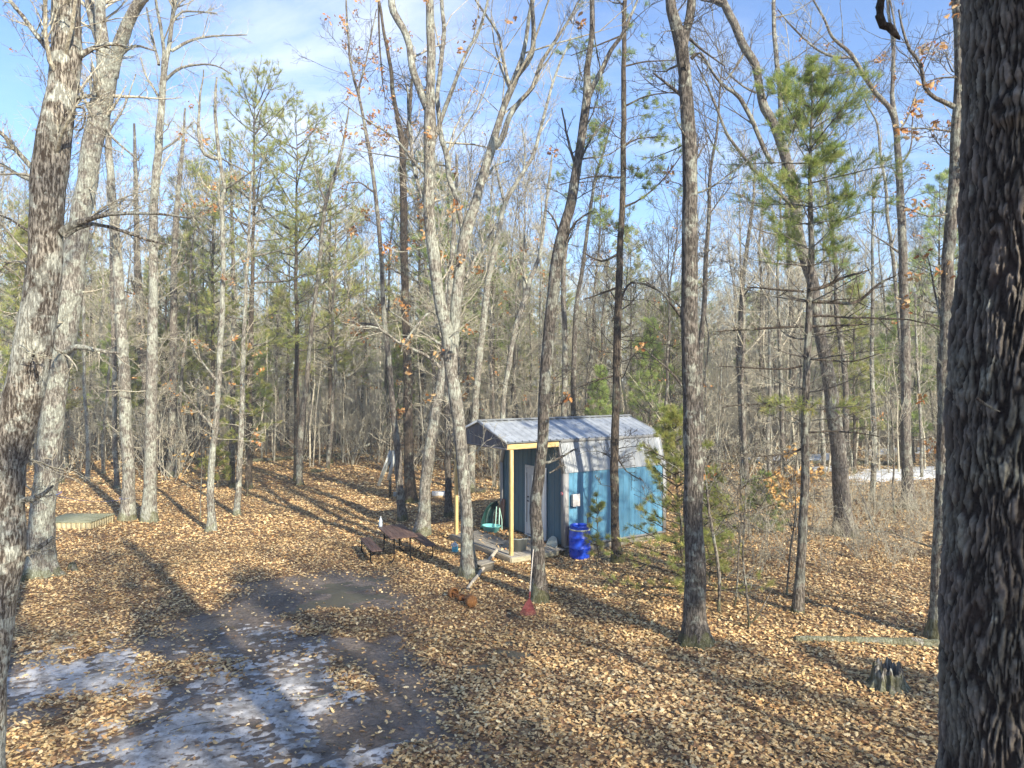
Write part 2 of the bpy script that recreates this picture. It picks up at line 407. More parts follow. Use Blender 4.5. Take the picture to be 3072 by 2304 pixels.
def snowf(x, y):
    r = np.full(x.shape, -9.)
    for q in SNOW: r = np.maximum(r, inpoly(x, y, q))
    return r+(fbm(x*.7, y*.7, 0, 51, 4)-.5)*1.5
sheet('snow', snowf, 9, 36, 32, 56, .25, M['snow'], .12, .03, .10)

# ---------------------------------------------------------------- leaf litter (one mass nobody could count)
PAL = np.array([(.64, .46, .25), (.57, .40, .205), (.73, .57, .35), (.43, .26, .13), (.31, .18, .095), (.20, .115, .07), (.50, .28, .12), (.46, .35, .21)])
PW = np.array([.26, .22, .12, .17, .09, .05, .04, .05])
LOBE = np.array([(0, -.5, 0), (.10, -.28, .02), (.24, -.18, .06), (.13, -.02, .02), (.36, .10, .12), (.18, .20, .04), (.26, .36, .10), (0, .5, .05),
                 (-.26, .36, .10), (-.18, .20, .04), (-.36, .10, .12), (-.13, -.02, .02), (-.24, -.18, .06), (-.10, -.28, .02)])
def leaves(pos, size, rs, tilt=.5, kind='lobed', pal=PAL, pw=PW, curl=1.):
    """individual dead leaves at pos (N,3)"""
    n = len(pos)
    base = LOBE if kind == 'lobed' else np.array([(0, -.5, 0), (.3, 0, .1), (0, .5, 0), (-.3, 0, .1)])
    if kind == 'lobed': fan = np.array([[0, 1, 2, 3], [0, 3, 4, 5], [0, 5, 6, 7], [0, 7, 8, 9], [0, 9, 10, 11], [0, 11, 12, 13]])
    else: fan = np.array([[0, 1, 2], [0, 2, 3]])
    az = rs.rand(n)*2*math.pi; tx = rs.randn(n)*tilt; ty = rs.randn(n)*tilt
    ca, sa = np.cos(az), np.sin(az)
    B = np.broadcast_to(base, (n, len(base), 3)).copy()
    cv = (rs.rand(n)-.3)*2*curl
    B[:, :, 2] = B[:, :, 2]*cv[:, None]*1.6+(B[:, :, 1]**2)*(rs.randn(n)*.5*curl)[:, None]
    B *= np.asarray(size).reshape(-1, 1, 1) if np.ndim(size) else size
    x, y, z = B[..., 0], B[..., 1], B[..., 2]
    y, z = y*np.cos(tx)[:, None]-z*np.sin(tx)[:, None], y*np.sin(tx)[:, None]+z*np.cos(tx)[:, None]
    x, z = x*np.cos(ty)[:, None]-z*np.sin(ty)[:, None], x*np.sin(ty)[:, None]+z*np.cos(ty)[:, None]
    x, y = x*ca[:, None]-y*sa[:, None], x*sa[:, None]+y*ca[:, None]
    V = np.stack([x, y, z], -1)+pos[:, None, :]
    Fc = (fan[None]+(np.arange(n)*len(base))[:, None, None]).reshape(-1, fan.shape[1])
    ci = rs.choice(len(pal), n, p=np.array(pw)/sum(pw)); C = pal[ci]*(1+rs.randn(n, 1)*.14)
    C = np.repeat(np.clip(C, .01, .9), len(base), 0)
    return V.reshape(-1, 3), Fc, C
rs = RS(5)
LG = Geo()
def scatter(d0, d1, dens, size, kind, sd, wide=.86):
    rs = RS(sd); area = wide*(d1*d1-d0*d0); n = int(area*dens)
    d = np.sqrt(rs.rand(n)*(d1*d1-d0*d0)+d0*d0); x = (rs.rand(n)*2-1)*wide*d
    m = mudf(x, d); ic = np.clip(icef(x, d)*3, 0, 1); wt = wetf(x, d) > -.05
    keepp = (1-m*.92)*(.55+.9*fbm(x*.8, d*.8, 0, 61, 3)); keepp *= np.where(wt, .08, 1)
    k = rs.rand(n) < keepp; x, d = x[k], d[k]
    z = hgt(x, d)+.008+rs.rand(len(x))*.035-m[k]*.045
    v, f, c = leaves(np.stack([x, d, z], -1), size*(.45+1.1*rs.rand(len(x))**1.5), rs, .25, kind, curl=.7)
    q = len(v)//len(x); tn = .62+.76*fbm(x*.45+5, d*.45, 0, 66, 4)*(.75+.5*fbm(x*2.2, d*2.2, 0, 67, 3)); c = c*np.repeat(np.stack([tn, tn*1.0, tn*.93], -1), q, 0)*1.17
    LG.add(v, f, c)
scatter(5, 8, 150, .085, 'lobed', 71)
scatter(8, 14, 620, .074, 'lobed', 72, .80)
scatter(14, 22, 480, .072, 'flat', 73, .80)
scatter(22, 32, 240, .092, 'flat', 74, .8)
scatter(32, 52, 60, .15, 'flat', 75, .8)
lo = obj('leaf_litter', LG, M['litter']); tag(lo, 'brown and tan fallen oak leaves carpeting the forest floor', 'fallen leaves', kind='stuff')

# ---------------------------------------------------------------- branching
def grow(P, R, n, rs, t0=.3, t1=1., lf=(.3, .6), ang=(30, 60), M=5, up=.1, wob=.25, rr=.6, rmin=.004, lenabs=None, flat=0):
    """children on parents P (N,K,3), R (N,K): n each -> paths (N*n,M,3), radii"""
    Np, K, _ = P.shape
    if Np == 0: return np.zeros((0, M, 3)), np.zeros((0, M))
    t = t0+(t1-t0)*rs.rand(Np, n)
    u = t*(K-1); i = np.minimum(u.astype(int), K-2); f = u-i
    I = np.arange(Np)[:, None]
    p = P[I, i]*(1-f[..., None])+P[I, i+1]*f[..., None]; r = R[I, i]*(1-f)+R[I, i+1]*f
    tg = nrm(P[I, i+1]-P[I, i])
    Lp = np.linalg.norm(np.diff(P, axis=1), axis=-1).sum(1)
    if lenabs is None: ln = Lp[:, None]*(lf[0]+(lf[1]-lf[0])*rs.rand(Np, n))*(1.15-.6*t)
    else: ln = lenabs[0]+(lenabs[1]-lenabs[0])*rs.rand(Np, n)
    rnd = rs.randn(Np, n, 3); rnd[..., 2] *= (1-flat)
    pr = nrm(rnd-(rnd*tg).sum(-1, keepdims=True)*tg)
    a = np.radians(ang[0]+(ang[1]-ang[0])*rs.rand(Np, n))[..., None]
    d = tg*np.cos(a)+pr*np.sin(a)
    r0 = np.maximum(r*rr*(.7+.5*rs.rand(Np, n)), rmin)
    out = [p]; rad = [r0]; st = ln/(M-1)
    for k in range(1, M):
        d = nrm(d+rs.randn(Np, n, 3)*wob+np.array([0, 0, up]))
        out.append(out[-1]+d*st[..., None]); rad.append(np.maximum(r0*(1-.8*k/(M-1)), rmin*.7))
    return np.stack(out, 2).reshape(-1, M, 3), np.stack(rad, 2).reshape(-1, M)
def smooth(pts, step=.3, jit=0, rs=None):
    """Catmull-Rom through (x,y,z,r) rows"""
    p = np.array(pts, float); n = len(p)
    if n < 3:
        q = max(3, int(np.linalg.norm(p[-1, :3]-p[0, :3])/step)); t = np.linspace(0, 1, q)[:, None]; o = p[0]*(1-t)+p[-1]*t
    else:
        e = np.vstack([2*p[0]-p[1], p, 2*p[-1]-p[-2]]); o = []
        for i in range(n-1):
            a, b, c, d = e[i:i+4]; m = max(2, int(np.linalg.norm(c[:3]-b[:3])/step))
            t = np.arange(m)[:, None]/m
            o.append(.5*((2*b)+(-a+c)*t+(2*a-5*b+4*c-d)*t**2+(-a+3*b-3*c+d)*t**3))
        o = np.vstack(o+[p[-1:]])
    o[:, 3] = np.maximum(o[:, 3], .002)
    if jit and len(o) > 4:
        j = rs.randn(len(o), 3)*jit; j = (j+np.roll(j, 1, 0)+np.roll(j, -1, 0))/2; j[0] = 0; j[-1] = 0; o[:, :3] += j
    return o
def resample(o, K):
    s = np.concatenate([[0], np.cumsum(np.linalg.norm(np.diff(o[:, :3], axis=0), axis=1))]); t = np.linspace(0, s[-1], K)
    return np.stack([np.interp(t, s, o[:, i]) for i in range(4)], -1)
def trunk_geo(o, k, rs, rough=.05, flare=0):
    P = o[None, :, :3]; R = o[None, :, 3]
    v, f = tubes(P, R, k); V = v.reshape(len(o), k, 3); c = o[:, None, :3]; d = V-c
    sd = rs.randint(999)
    nz = fbm(V[..., 0]*4/1, V[..., 1]*4, V[..., 2]*1.4, sd, 3)-.5
    V = c+d*(1+nz*rough*5)[..., None]
    if flare:
        th = np.arange(k)/k*2*math.pi; lb = fbm(np.cos(th)*2.3+sd, np.sin(th)*2.3, 0, sd, 3)
        zz = np.maximum(V[..., 2]-(o[0, 2]+.15), 0); V = c+(V-c)*(1+flare*np.exp(-zz/(.9*o[0, 3]+.03))*(.05+1.0*np.clip(lb-.3, 0, .5)[None, :]*2))[..., None]
    return Geo().add(V.reshape(-1, 3), f)

def cluster_leaves(P, rs, n, per, spread, size, pal, pw, kind='lobed'):
    """bunches of dead leaves hanging at random twig ends"""
    idx = rs.choice(len(P), min(n, len(P)), replace=False)
    c = P[idx, -1]
    pos = (c[:, None, :]+rs.randn(len(c), per, 3)*spread).reshape(-1, 3)
    return leaves(pos, size*(.7+.6*rs.rand(len(pos))), rs, 1.1, kind, pal, pw)
OAK = np.array([(.52, .25, .09), (.60, .36, .16), (.42, .18, .07), (.62, .44, .24)]); OW = [.35, .3, .2, .15]
TAN = np.array([(.68, .45, .18), (.62, .36, .13), (.74, .55, .28)]); TW = [.4, .3, .3]
NEED = np.array([(.28, .36, .12), (.36, .43, .15), (.21, .29, .10), (.43, .47, .18)])
NEEDY = np.array([(.36, .40, .12), (.45, .45, .15), (.27, .33, .10), (.40, .36, .14)])
def tufts(P, D, rs, nb=9, ln=.11, w=.006, cone=.9, pal=NEED, tint=1.):
    n = len(P)
    d = nrm(D[:, None, :]+rs.randn(n, nb, 3)*cone*.6)
    l = ln*(.7+.6*rs.rand(n, nb, 1)); tip = P[:, None, :]+d*l
    s = nrm(np.cross(d, rs.randn(n, nb, 3)))*w/2
    b = P[:, None, :]+rs.randn(n, nb, 3)*.012
    V = np.stack([b-s, b+s, tip+s*.6, tip-s*.6], 2).reshape(-1, 3)
    F = np.arange(len(V)).reshape(-1, 4)
    C = pal[rs.choice(len(pal), n)]*(1+rs.randn(n, 1)*.18)*tint
    C = np.repeat(np.clip(C, .01, .9), nb*4, 0)
    return V, F, C

# ---------------------------------------------------------------- traced trees of the clearing
TREES = []
def traced(name, label, bk, base, trunk, branches=(), d=None, group=None, top=None, dens=1., k=20, leaves_=0, dead=8, seed=None, rise=True, sub=(10, 8, 3), tw=.006, cat='tree', upb=.12, dl=(.5, 1.6), needles=0, nz=7.):
    """base (X,Y) in the tracing grid on the floor; trunk rows (X,Y,width)"""
    sd = seed if seed is not None else (len(TREES)*17+11); rs = RS(sd)
    if d is None: d = FG*H/(base[1]-GY)
    root = gg(base[0], base[1], d); root[2] = hz(root[0], root[1])
    e = empty(name, tuple(root)); tag(e, label, cat, group)
    lean = rs.randn()*.012
    def w3(X, Y, w, dd=0):
        D = d+dd; p = gg(X, Y, D); return [*p, w*D/FG/2]
    pts = [w3(X, Y, w, lean*(base[1]-Y)*d/FG) for X, Y, w in trunk]
    p0 = pts[0]; b = list(root)+[p0[3]*1.12]; b[2] -= .12
    r_low = p0[3]
    if trunk[0][1] < base[1]-60: pts.insert(0, [root[0], root[1], root[2]+.02, max(r_low*1.3, trunk[0][2]*d/FG/2*1.2)])
    pts.insert(0, [pts[0][0], pts[0][1], root[2]-.15, pts[0][3]*1.12])
    traced_len = len(pts)
    if top:
        q = np.array(pts[-1]); dr = q[:3]-np.array(pts[-3][:3]); dr = dr/np.linalg.norm(dr); dr = dr*.6+np.array([0, 0, .5]); dr /= np.linalg.norm(dr)
        h = top-q[2]; n = max(2, int(h/1.2))
        for i in range(1, n+1):
            f = i/n; pts.append([q[0]+dr[0]*h*f+rs.randn()*.12, q[1]+dr[1]*h*f+rs.randn()*.12, q[2]+h*f, q[3]*(1-.85*f)+.008])
    o = smooth(pts, .22, .010, rs)
    inv = -np.array(e.location)
    def loc(o): q = o.copy(); q[:, :3] += inv; return q
    M_ = M[bk]
    obj('trunk', trunk_geo(loc(o), k, rs, flare=.55), M_, e, True)
    stems = []
    for br in branches:
        kk = rs.uniform(-.35, .35); x0, y0 = br[0][:2]; w0 = br[0][2] if len(br[0]) > 2 else 14; w1 = br[-1][2] if len(br[-1]) > 2 else 6
        # start where the parent stem stands
        base3 = np.array(w3(x0, y0, w0)); dist = np.linalg.norm(o[:, :3]-base3[:3], axis=1)
        for s_ in stems: 
            dd_ = np.linalg.norm(s_[:, :3]-base3[:3], axis=1)
            if dd_.min() < dist.min()*.8: dist = np.concatenate([dist, dd_]) if False else dist
        near = o[dist.argmin()]; d0 = near[1]-d if dist.min() < .8 else 0
        best = dist.min()
        for s_ in stems:
            dd_ = np.linalg.norm(s_[:, [0, 2]]-base3[[0, 2]], axis=1)
            if dd_.min() < min(best, .35): best = dd_.min(); d0 = s_[dd_.argmin()][1]-d
        rows = []; acc = 0
        for i, q in enumerate(br):
            if i: acc += math.hypot(q[0]-br[i-1][0], q[1]-br[i-1][1])*d/FG
            w = q[2] if len(q) > 2 else w0+(w1-w0)*i/(len(br)-1)
            rows.append(w3(q[0], q[1], w, d0+kk*acc))
        if br[-1][1] <= 30 and rise and w1*d/FG > .05:     # continues above the frame
            q = np.array(rows[-1]); dr = q[:3]-np.array(rows[-2][:3]); dr /= np.linalg.norm(dr); dr[2] = abs(dr[2])
            for i in range(1, 4): rows.append([*(q[:3]+dr*i*.9+rs.randn(3)*.12), q[3]*(1-.27*i)])
        so_ = smooth(rows, .18, .008, rs); stems.append(so_)
        obj('branch', trunk_geo(loc(so_), 12 if w0*d/FG > .06 else 8, rs, .03), M_, e, True)
    # twigs
    zt = o[:, 2]; z0 = max(o[0, 2], 0)
    full = resample(o, 24)[None]
    K = 8
    par = [resample(s_, K) for s_ in stems]
    T = Geo(); nfr = 0
    vis = np.searchsorted(full[0, :, 2], H+GY*d/FG-.3)/23. if top else 1.
    t0_ = min(.93, max(.5, vis))
    A1, R1 = grow(full[..., :3], full[..., 3], int(sub[0]*dens) if top else int(3*dens), rs, t0_ if top else .5, 1., ang=(30, 62), M=K, up=upb, wob=.14, rr=.45, rmin=.012, lenabs=(1.6, 4.2) if top else (.5, 1.6))
    A0, R0 = grow(full[..., :3], full[..., 3], 7, rs, .42, min(1., t0_), ang=(35, 70), M=K, up=.1, wob=.15, rr=.2, rmin=.008, lenabs=(.7, 2.1)); A1 = np.concatenate([A1, A0]); R1 = np.concatenate([R1, R0])
    D1, Q1 = grow(full[..., :3], full[..., 3], dead, rs, .12, .75, ang=(60, 100), M=K, up=.02, wob=.2, rr=.12, rmin=.007, lenabs=dl)
    v, f = tubes(A1, R1, 6); T.add(v, f)
    v, f = tubes(D1, Q1, 4); T.add(v, f)
    PP = np.concatenate([np.array([q[:, :3] for q in par]).reshape(-1, K, 3), A1, D1]); RR = np.concatenate([np.array([q[:, 3] for q in par]).reshape(-1, K), R1, Q1])
    A2, R2 = grow(PP, RR, int(sub[1]*dens), rs, .2, 1., lf=(.25, .6), ang=(28, 65), M=5, up=.08, wob=.16, rr=.42, rmin=tw*1.1)
    A3, R3 = grow(A2, R2, sub[2], rs, .2, 1., lf=(.35, .75), ang=(25, 60), M=4, up=.06, wob=.2, rr=.6, rmin=tw*.8)
    A4, R4 = grow(A3, R3, 2, rs, .3, 1., lf=(.4, .8), ang=(25, 55), M=3, up=.05, wob=.2, rr=.7, rmin=tw*.65)
    for a_, r_, kk in ((A2, R2, 4), (A3, R3, 3), (A4, R4, 3)):
        v, f = tubes(a_, r_, kk); T.add(v, f)
    T.v = [v+inv for v in T.v]
    obj('crown', T, M['twig'] if bk in ('bark_pale', 'bark_mottled') else M_, e, True)
    if leaves_:
        v, f, c = cluster_leaves(A3, rs, int(leaves_*.75), 9, .075, .12, OAK, OW, 'lobed' if d < 20 else 'flat')
        obj('dead_leaves', Geo().add(v+inv, f, c), M['leaf'], e)
    if needles:
        q = np.where(A3[:, -1, 2] > nz)[0]; q = rs.choice(q, min(needles, len(q)), replace=False); B_, _r = grow(A3[q], R3[q], 3, rs, M=3, lf=(.3, .6), rmin=.003)
        P_ = np.concatenate([A3[q, -1], A3[q, 2], B_[:, -1]]); D_ = nrm(np.concatenate([A3[q, -1]-A3[q, -2], A3[q, 2]-A3[q, 1], B_[:, -1]-B_[:, 0]]))
        v, f, c = tufts(P_, D_, rs, 12, .12, .007, .9, NEED); obj('foliage', Geo().add(v+inv, f, c), M['needles'], e)
    TREES.append((root[0], root[1])); return e, o

GL = 'traced bare trees'
# --- left side
traced('oak_tree', 'thick mottled grey tree leaning in at the far left edge with white lichen patches', 'bark_mottled', (-230, 5165),
       [(-170, 4900, 330), (-115, 4418, 285), (-60, 4018, 268), (5, 3618, 258), (15, 3318, 252), (35, 3000, 245), (75, 2820, 238), (130, 2640, 235), (185, 2450, 225), (210, 2300, 222), (245, 2059, 208), (290, 1659, 195), (308, 1350, 200), (325, 1100, 208), (355, 880, 195), (392, 700, 182), (425, 300, 178), (428, 0, 168), (420, -400, 140)],
       [[(230, 1110, 34), (120, 990, 30), (40, 900, 26), (-30, 830, 20)], [(215, 1170, 30), (110, 1130, 22), (20, 1070, 14), (-40, 1050, 10)], [(350, 360, 40), (230, 220, 30), (140, 90, 24), (60, 0, 18)],
        [(500, 365, 45), (600, 310, 30), (700, 285, 26), (830, 300, 10)], [(395, 1510, 60), (470, 1460, 46), (560, 1425, 34), (720, 1385, 26), (1000, 1385, 18), (1230, 1415, 10)],
        [(410, 1530, 40), (600, 1450, 26), (830, 1510, 20), (960, 1560, 16), (1110, 1590, 10)], [(470, 690, 22), (545, 700, 16), (545, 800, 14), (510, 850, 8)], [(480, 640, 30), (590, 618, 22)],
        [(180, 1980, 60), (130, 2040, 44), (120, 2110, 30), (175, 2160, 18)], [(60, 3250, 50), (230, 3230, 34), (300, 3175, 22), (345, 3145, 12)], [(55, 3640, 50), (130, 3610, 42), (220, 3550, 36), (345, 3480, 22)],
        [(60, 2900, 26), (55, 2680, 20), (30, 2560, 14)], [(190, 1500, 20), (60, 1420, 14), (-40, 1380, 8)]],
       top=17, k=48, dead=10, dens=1.0, seed=3)
traced('maple_tree', 'stout forked grey tree leaning right, second trunk from the left edge with the blue rope', 'bark_pale', (262, 3735),
       [(264, 3640, 165), (272, 3318, 142), (295, 3159, 136), (322, 2850, 140), (356, 2559, 138), (385, 2359, 128), (432, 2059, 148), (478, 1659, 138), (528, 1400, 122), (590, 1000, 122), (650, 700, 128), (690, 480, 130), (676, 330, 78), (655, 150, 66), (650, 0, 62)],
       [[(680, 470, 72), (640, 250, 60), (595, 100, 55), (570, -20, 50)], [(715, 490, 100), (760, 330, 84), (800, 220, 80), (850, 110, 72), (930, -20, 64)],
        [(320, 2345, 46), (430, 2280, 42), (500, 2248, 36), (620, 2268, 26), (780, 2290, 14)], [(620, 1500, 14), (600, 900, 16), (590, 560, 14), (600, 400, 10)],
        [(700, 430, 26), (860, 300, 18), (1010, 330, 10)], [(655, 780, 22), (740, 900, 16), (900, 1040, 10)]],
       top=15.5, k=40, seed=5)
traced('maple_tree', 'straight pale lichen-barked tree with mossy foot, left one of the close pair behind the platform', 'bark_pale', (822, 3370),
       [(825, 3360, 100), (835, 3159, 76), (820, 2759, 72), (800, 2359, 68), (778, 1959, 62), (760, 1659, 58), (735, 1400, 54), (715, 1150, 48), (700, 900, 38), (690, 650, 28), (640, 480, 20), (620, 200, 14)],
       [[(700, 860, 20), (800, 700, 12), (880, 480, 8)]], k=24, dead=16)
traced('maple_tree', 'straight pale grey tree forking high up, right one of the close pair behind the platform', 'bark_pale', (968, 3375),
       [(966, 3365, 104), (972, 3159, 78), (978, 2759, 70), (985, 2359, 66), (993, 1959, 57), (995, 1659, 55), (997, 1300, 52), (1020, 1000, 48), (1045, 700, 44), (1056, 500, 40), (1085, 360, 30), (1100, 250, 28), (1130, 0, 24)],
       [[(1056, 480, 26), (1060, 350, 24), (1045, 200, 22), (1010, 0, 18)], [(1030, 420, 18), (990, 250, 16), (950, 50, 12)], [(1070, 520, 22), (1150, 450, 18), (1250, 420, 14), (1400, 425, 10), (1500, 480, 8)],
        [(1110, 330, 22), (1220, 270, 18), (1350, 235, 14), (1600, 225, 8)], [(1120, 140, 18), (1180, 75, 14), (1310, 75, 10), (1410, 90, 8)], [(1045, 660, 20), (990, 560, 15), (940, 480, 12), (910, 370, 8)], [(1040, 980, 18), (1150, 900, 12), (1260, 780, 8)]],
       k=24, top=18, dead=20)
traced('birch_tree', 'slender pale tree with a kinked upper stem, left of the dark mud patch', 'bark_pale', (1365, 3440),
       [(1366, 3425, 60), (1370, 3318, 48), (1365, 3159, 44), (1380, 2909, 40), (1395, 2759, 38), (1410, 2559, 35), (1425, 2259, 35), (1440, 1959, 33), (1445, 1659, 30), (1437, 1300, 28), (1460, 1240, 26), (1440, 1120, 26), (1420, 1000, 26), (1395, 700, 18), (1405, 500, 12)],
       [[(1425, 1030, 26), (1330, 1000, 24), (1290, 900, 20), (1290, 700, 16), (1320, 450, 8)], [(1400, 2460, 24), (1350, 2400, 14), (1240, 2240, 9), (1230, 2150, 6)], [(1380, 2770, 20), (1280, 2650, 12), (1160, 2500, 7)], [(1450, 1230, 16), (1560, 1160, 10), (1700, 1060, 6)]],
       k=16, dead=14, leaves_=34)
traced('birch_tree', 'slender white-barked tree just right of the kinked pale one', 'bark_pale', (1535, 3342),
       [(1535, 3330, 46), (1540, 3250, 38), (1550, 3059, 36), (1565, 2759, 33), (1575, 2359, 28), (1590, 1959, 24), (1605, 1659, 20), (1620, 1300, 14), (1640, 1000, 9)], k=14, dead=22, dl=(.5, 1.3))
traced('maple_tree', 'crooked slim tree at the back of the leaf clearing, leaning right as it rises', 'bark_grey', (1940, 3149),
       [(1940, 3140, 46), (1940, 2959, 38), (1965, 2659, 36), (1985, 2509, 32), (2005, 2259, 28), (2040, 1959, 26), (2075, 1659, 26), (2085, 1500, 25), (2115, 1300, 24), (2180, 1100, 20), (2230, 900, 16), (2260, 700, 10)],
       [[(2110, 1310, 14), (2050, 1150, 10), (2010, 900, 6)]], k=14)
traced('oak_tree', 'brown-grey trunk standing behind and right of the close pair', 'bark_grey', (1115, 3089),
       [(1115, 3080, 64), (1118, 2859, 50), (1120, 2359, 48), (1125, 1959, 44), (1130, 1659, 40), (1150, 1300, 32), (1180, 1000, 22), (1200, 700, 12)], k=14, dead=16)
traced('oak_tree', 'thin brown trunk just left of the close pale pair', 'bark_grey', (760, 3162), [(760, 3150, 36), (745, 2859, 31), (740, 2359, 29), (725, 1659, 26), (715, 1200, 20), (700, 800, 12)], k=12)
traced('birch_tree', 'thin greenish-grey stem standing between the forked tree and the pale pair', 'bark_pale', (565, 3124), [(565, 3115, 30), (572, 2859, 26), (550, 2559, 20), (545, 2259, 20), (540, 1959, 18), (530, 1500, 12)], k=12, dead=14)
traced('birch_tree', 'short-looking pale stem at the back beside the forked grey tree', 'bark_pale', (428, 3029), [(426, 3020, 36), (430, 2659, 28), (434, 2359, 24), (440, 1959, 18), (450, 1500, 12)], k=12, dead=14)
traced('oak_tree', 'brown trunk directly behind the slender white-barked tree', 'bark_brown', (1503, 3159), [(1504, 3150, 42), (1505, 2859, 35), (1510, 2459, 30), (1515, 1959, 28), (1510, 1659, 24), (1500, 1300, 18), (1490, 900, 10)], k=12, dead=14)
traced('oak_tree', 'leaning brown trunk half hidden behind the right tree of the close pair', 'bark_brown', (1012, 3049), [(1010, 3040, 54), (990, 2800, 48), (955, 2559, 46), (920, 2259, 56), (905, 1959, 48), (890, 1659, 40), (880, 1200, 28), (870, 800, 14)], k=14)
# --- centre
traced('pine_tree', 'dark straight trunk with tan dead leaves around it, left of the leaning pale trunk', 'bark_pine', (2662, 3255),
       [(2662, 3245, 84), (2650, 2959, 64), (2645, 2659, 60), (2640, 2259, 54), (2625, 1959, 50), (2620, 1659, 50), (2615, 1400, 48), (2612, 1100, 44), (2605, 900, 42), (2575, 760, 32), (2545, 600, 28), (2525, 400, 25), (2490, 220, 20), (2455, 0, 15)],
       [[(2625, 980, 30), (2650, 800, 28), (2665, 560, 18), (2690, 380, 10)]], k=18, dead=26, leaves_=60, top=16)
traced('oak_tree', 'slim curving tree with orange leaves high up, just behind the picnic table', 'bark_grey', (2610, 3376),
       [(2610, 3365, 60), (2592, 3159, 50), (2582, 2959, 46), (2547, 2659, 38), (2512, 2259, 34), (2482, 1959, 30), (2470, 1659, 28), (2437, 1300, 27), (2397, 1000, 25), (2342, 700, 20), (2272, 400, 16), (2247, 100, 13), (2245, -50, 11)],
       [[(2430, 1250, 14), (2330, 1180, 10), (2250, 1190, 6)], [(2320, 600, 14), (2380, 350, 10), (2440, 60, 7)], [(2500, 2120, 22), (2400, 2100, 14), (2250, 2080, 8)]], k=18, leaves_=110, dens=1.3, dead=12)
traced('oak_tree', 'leaning thick pale trunk right behind the picnic table', 'bark_pale', (2732, 3470),
       [(2732, 3460, 112), (2750, 3318, 80), (2757, 3159, 76), (2792, 2859, 70), (2842, 2559, 60), (2870, 2359, 50), (2905, 2059, 42), (2925, 1700, 34), (2950, 1300, 24), (2960, 1000, 14)], k=24, dead=6)
e, o_main = traced('oak_tree', 'big twin-stemmed tree with spreading forked limbs at the left corner of the deck', 'bark_pale', (3037, 3735),
       [(3037, 3720, 112), (3032, 3518, 84), (3024, 3318, 76), (3007, 3159, 80), (2987, 2859, 80), (2947, 2559, 84), (2912, 2359, 78), (2892, 2139, 80), (2852, 1959, 76), (2812, 1659, 75), (2787, 1400, 70), (2782, 1000, 72), (2784, 850, 82), (2782, 650, 66), (2792, 500, 56), (2797, 300, 55), (2785, 0, 50)],
       [[(2770, 700, 56), (2732, 600, 52), (2675, 450, 48), (2655, 300, 44), (2612, 180, 46), (2552, 80, 50), (2532, -60, 42)],
        [(2930, 2420, 70), (2947, 2159, 62), (2957, 1959, 70), (2992, 1659, 66), (3022, 1500, 78), (3082, 1300, 60), (3142, 1100, 56), (3190, 950, 58), (3215, 850, 46), (3262, 700, 42), (3312, 580, 44), (3342, 500, 46), (3385, 370, 30), (3412, 250, 26), (3450, 0, 24)],
        [(3335, 510, 38), (3440, 360, 36), (3462, 200, 30), (3448, 0, 24)], [(3307, 560, 24), (3252, 350, 22), (3232, 230, 18), (3152, 100, 15), (3082, 0, 12)],
        [(3205, 950, 44), (3252, 900, 40), (3302, 750, 36), (3372, 650, 30), (3452, 560, 28), (3512, 400, 26), (3612, 250, 20), (3692, 120, 16), (3752, 0, 12)],
        [(3010, 1560, 34), (2960, 1300, 34), (2912, 1150, 36), (2890, 1000, 38), (2862, 900, 34), (2834, 650, 30), (2852, 450, 30), (2877, 200, 28), (2862, 0, 25)],
        [(2800, 920, 36), (2836, 850, 32), (2882, 700, 28), (2942, 550, 26), (2982, 430, 22), (3042, 300, 20), (3112, 170, 16), (3162, 0, 13)],
        [(2760, 1130, 24), (2700, 1060, 20), (2560, 900, 14), (2380, 780, 10), (2212, 660, 6)], [(2770, 1330, 24), (2720, 1240, 22), (2680, 1080, 20), (2650, 800, 18), (2640, 560, 10)],
        [(2850, 2380, 24), (2760, 2300, 20), (2600, 2230, 18), (2450, 2130, 16), (2330, 2120, 10)], [(2870, 2240, 22), (2700, 2130, 14), (2520, 2010, 8)], [(2830, 2040, 20), (2770, 2030, 16), (2620, 2220, 12), (2600, 2280, 8)],
        [(3140, 1180, 20), (3200, 1080, 14), (3300, 1040, 8)], [(3020, 1800, 22), (3100, 1640, 16), (3200, 1480, 8)], [(2890, 2330, 30), (2860, 2290, 20), (2830, 2300, 12)]],
       k=32, leaves_=60, dens=.9, dead=14, top=17, seed=21)
traced('oak_tree', 'lichen-grey trunk swaying right, rising behind the porch roof and left of it', 'bark_pale', (3052, 3180),
       [(3052, 3170, 50), (3057, 2959, 48), (3077, 2659, 46), (3102, 2359, 44), (3127, 2159, 42), (3147, 1959, 42), (3177, 1759, 38), (3232, 1500, 34), (3282, 1300, 30), (3402, 1100, 25), (3472, 950, 23), (3552, 650, 19), (3612, 450, 16), (3700, 250, 10)],
       [[(3275, 1330, 20), (3240, 1200, 16), (3210, 1060, 10)], [(3395, 1110, 14), (3400, 960, 10), (3380, 800, 6)]], k=16, dead=14)
traced('oak_tree', 'dark lichened trunk half hidden by the left porch post', 'bark_brown', (2908, 3352), [(2908, 3342, 58), (2905, 3159, 44), (2900, 2859, 40), (2897, 2559, 34), (2893, 2259, 28), (2885, 1900, 20)], k=14, dead=4)
traced('birch_tree', 'pale trunk leaning right behind the shed roof ridge', 'bark_pale', (3250, 3190),
       [(3250, 3180, 40), (3258, 2709, 34), (3272, 2509, 32), (3302, 2359, 33), (3332, 2159, 31), (3377, 2009, 34), (3412, 1909, 34), (3437, 1809, 32), (3500, 1640, 24), (3540, 1300, 18), (3580, 1000, 12)],
       [[(3400, 1930, 26), (3395, 1750, 18), (3400, 1500, 12)]], k=14, dead=12, leaves_=18)
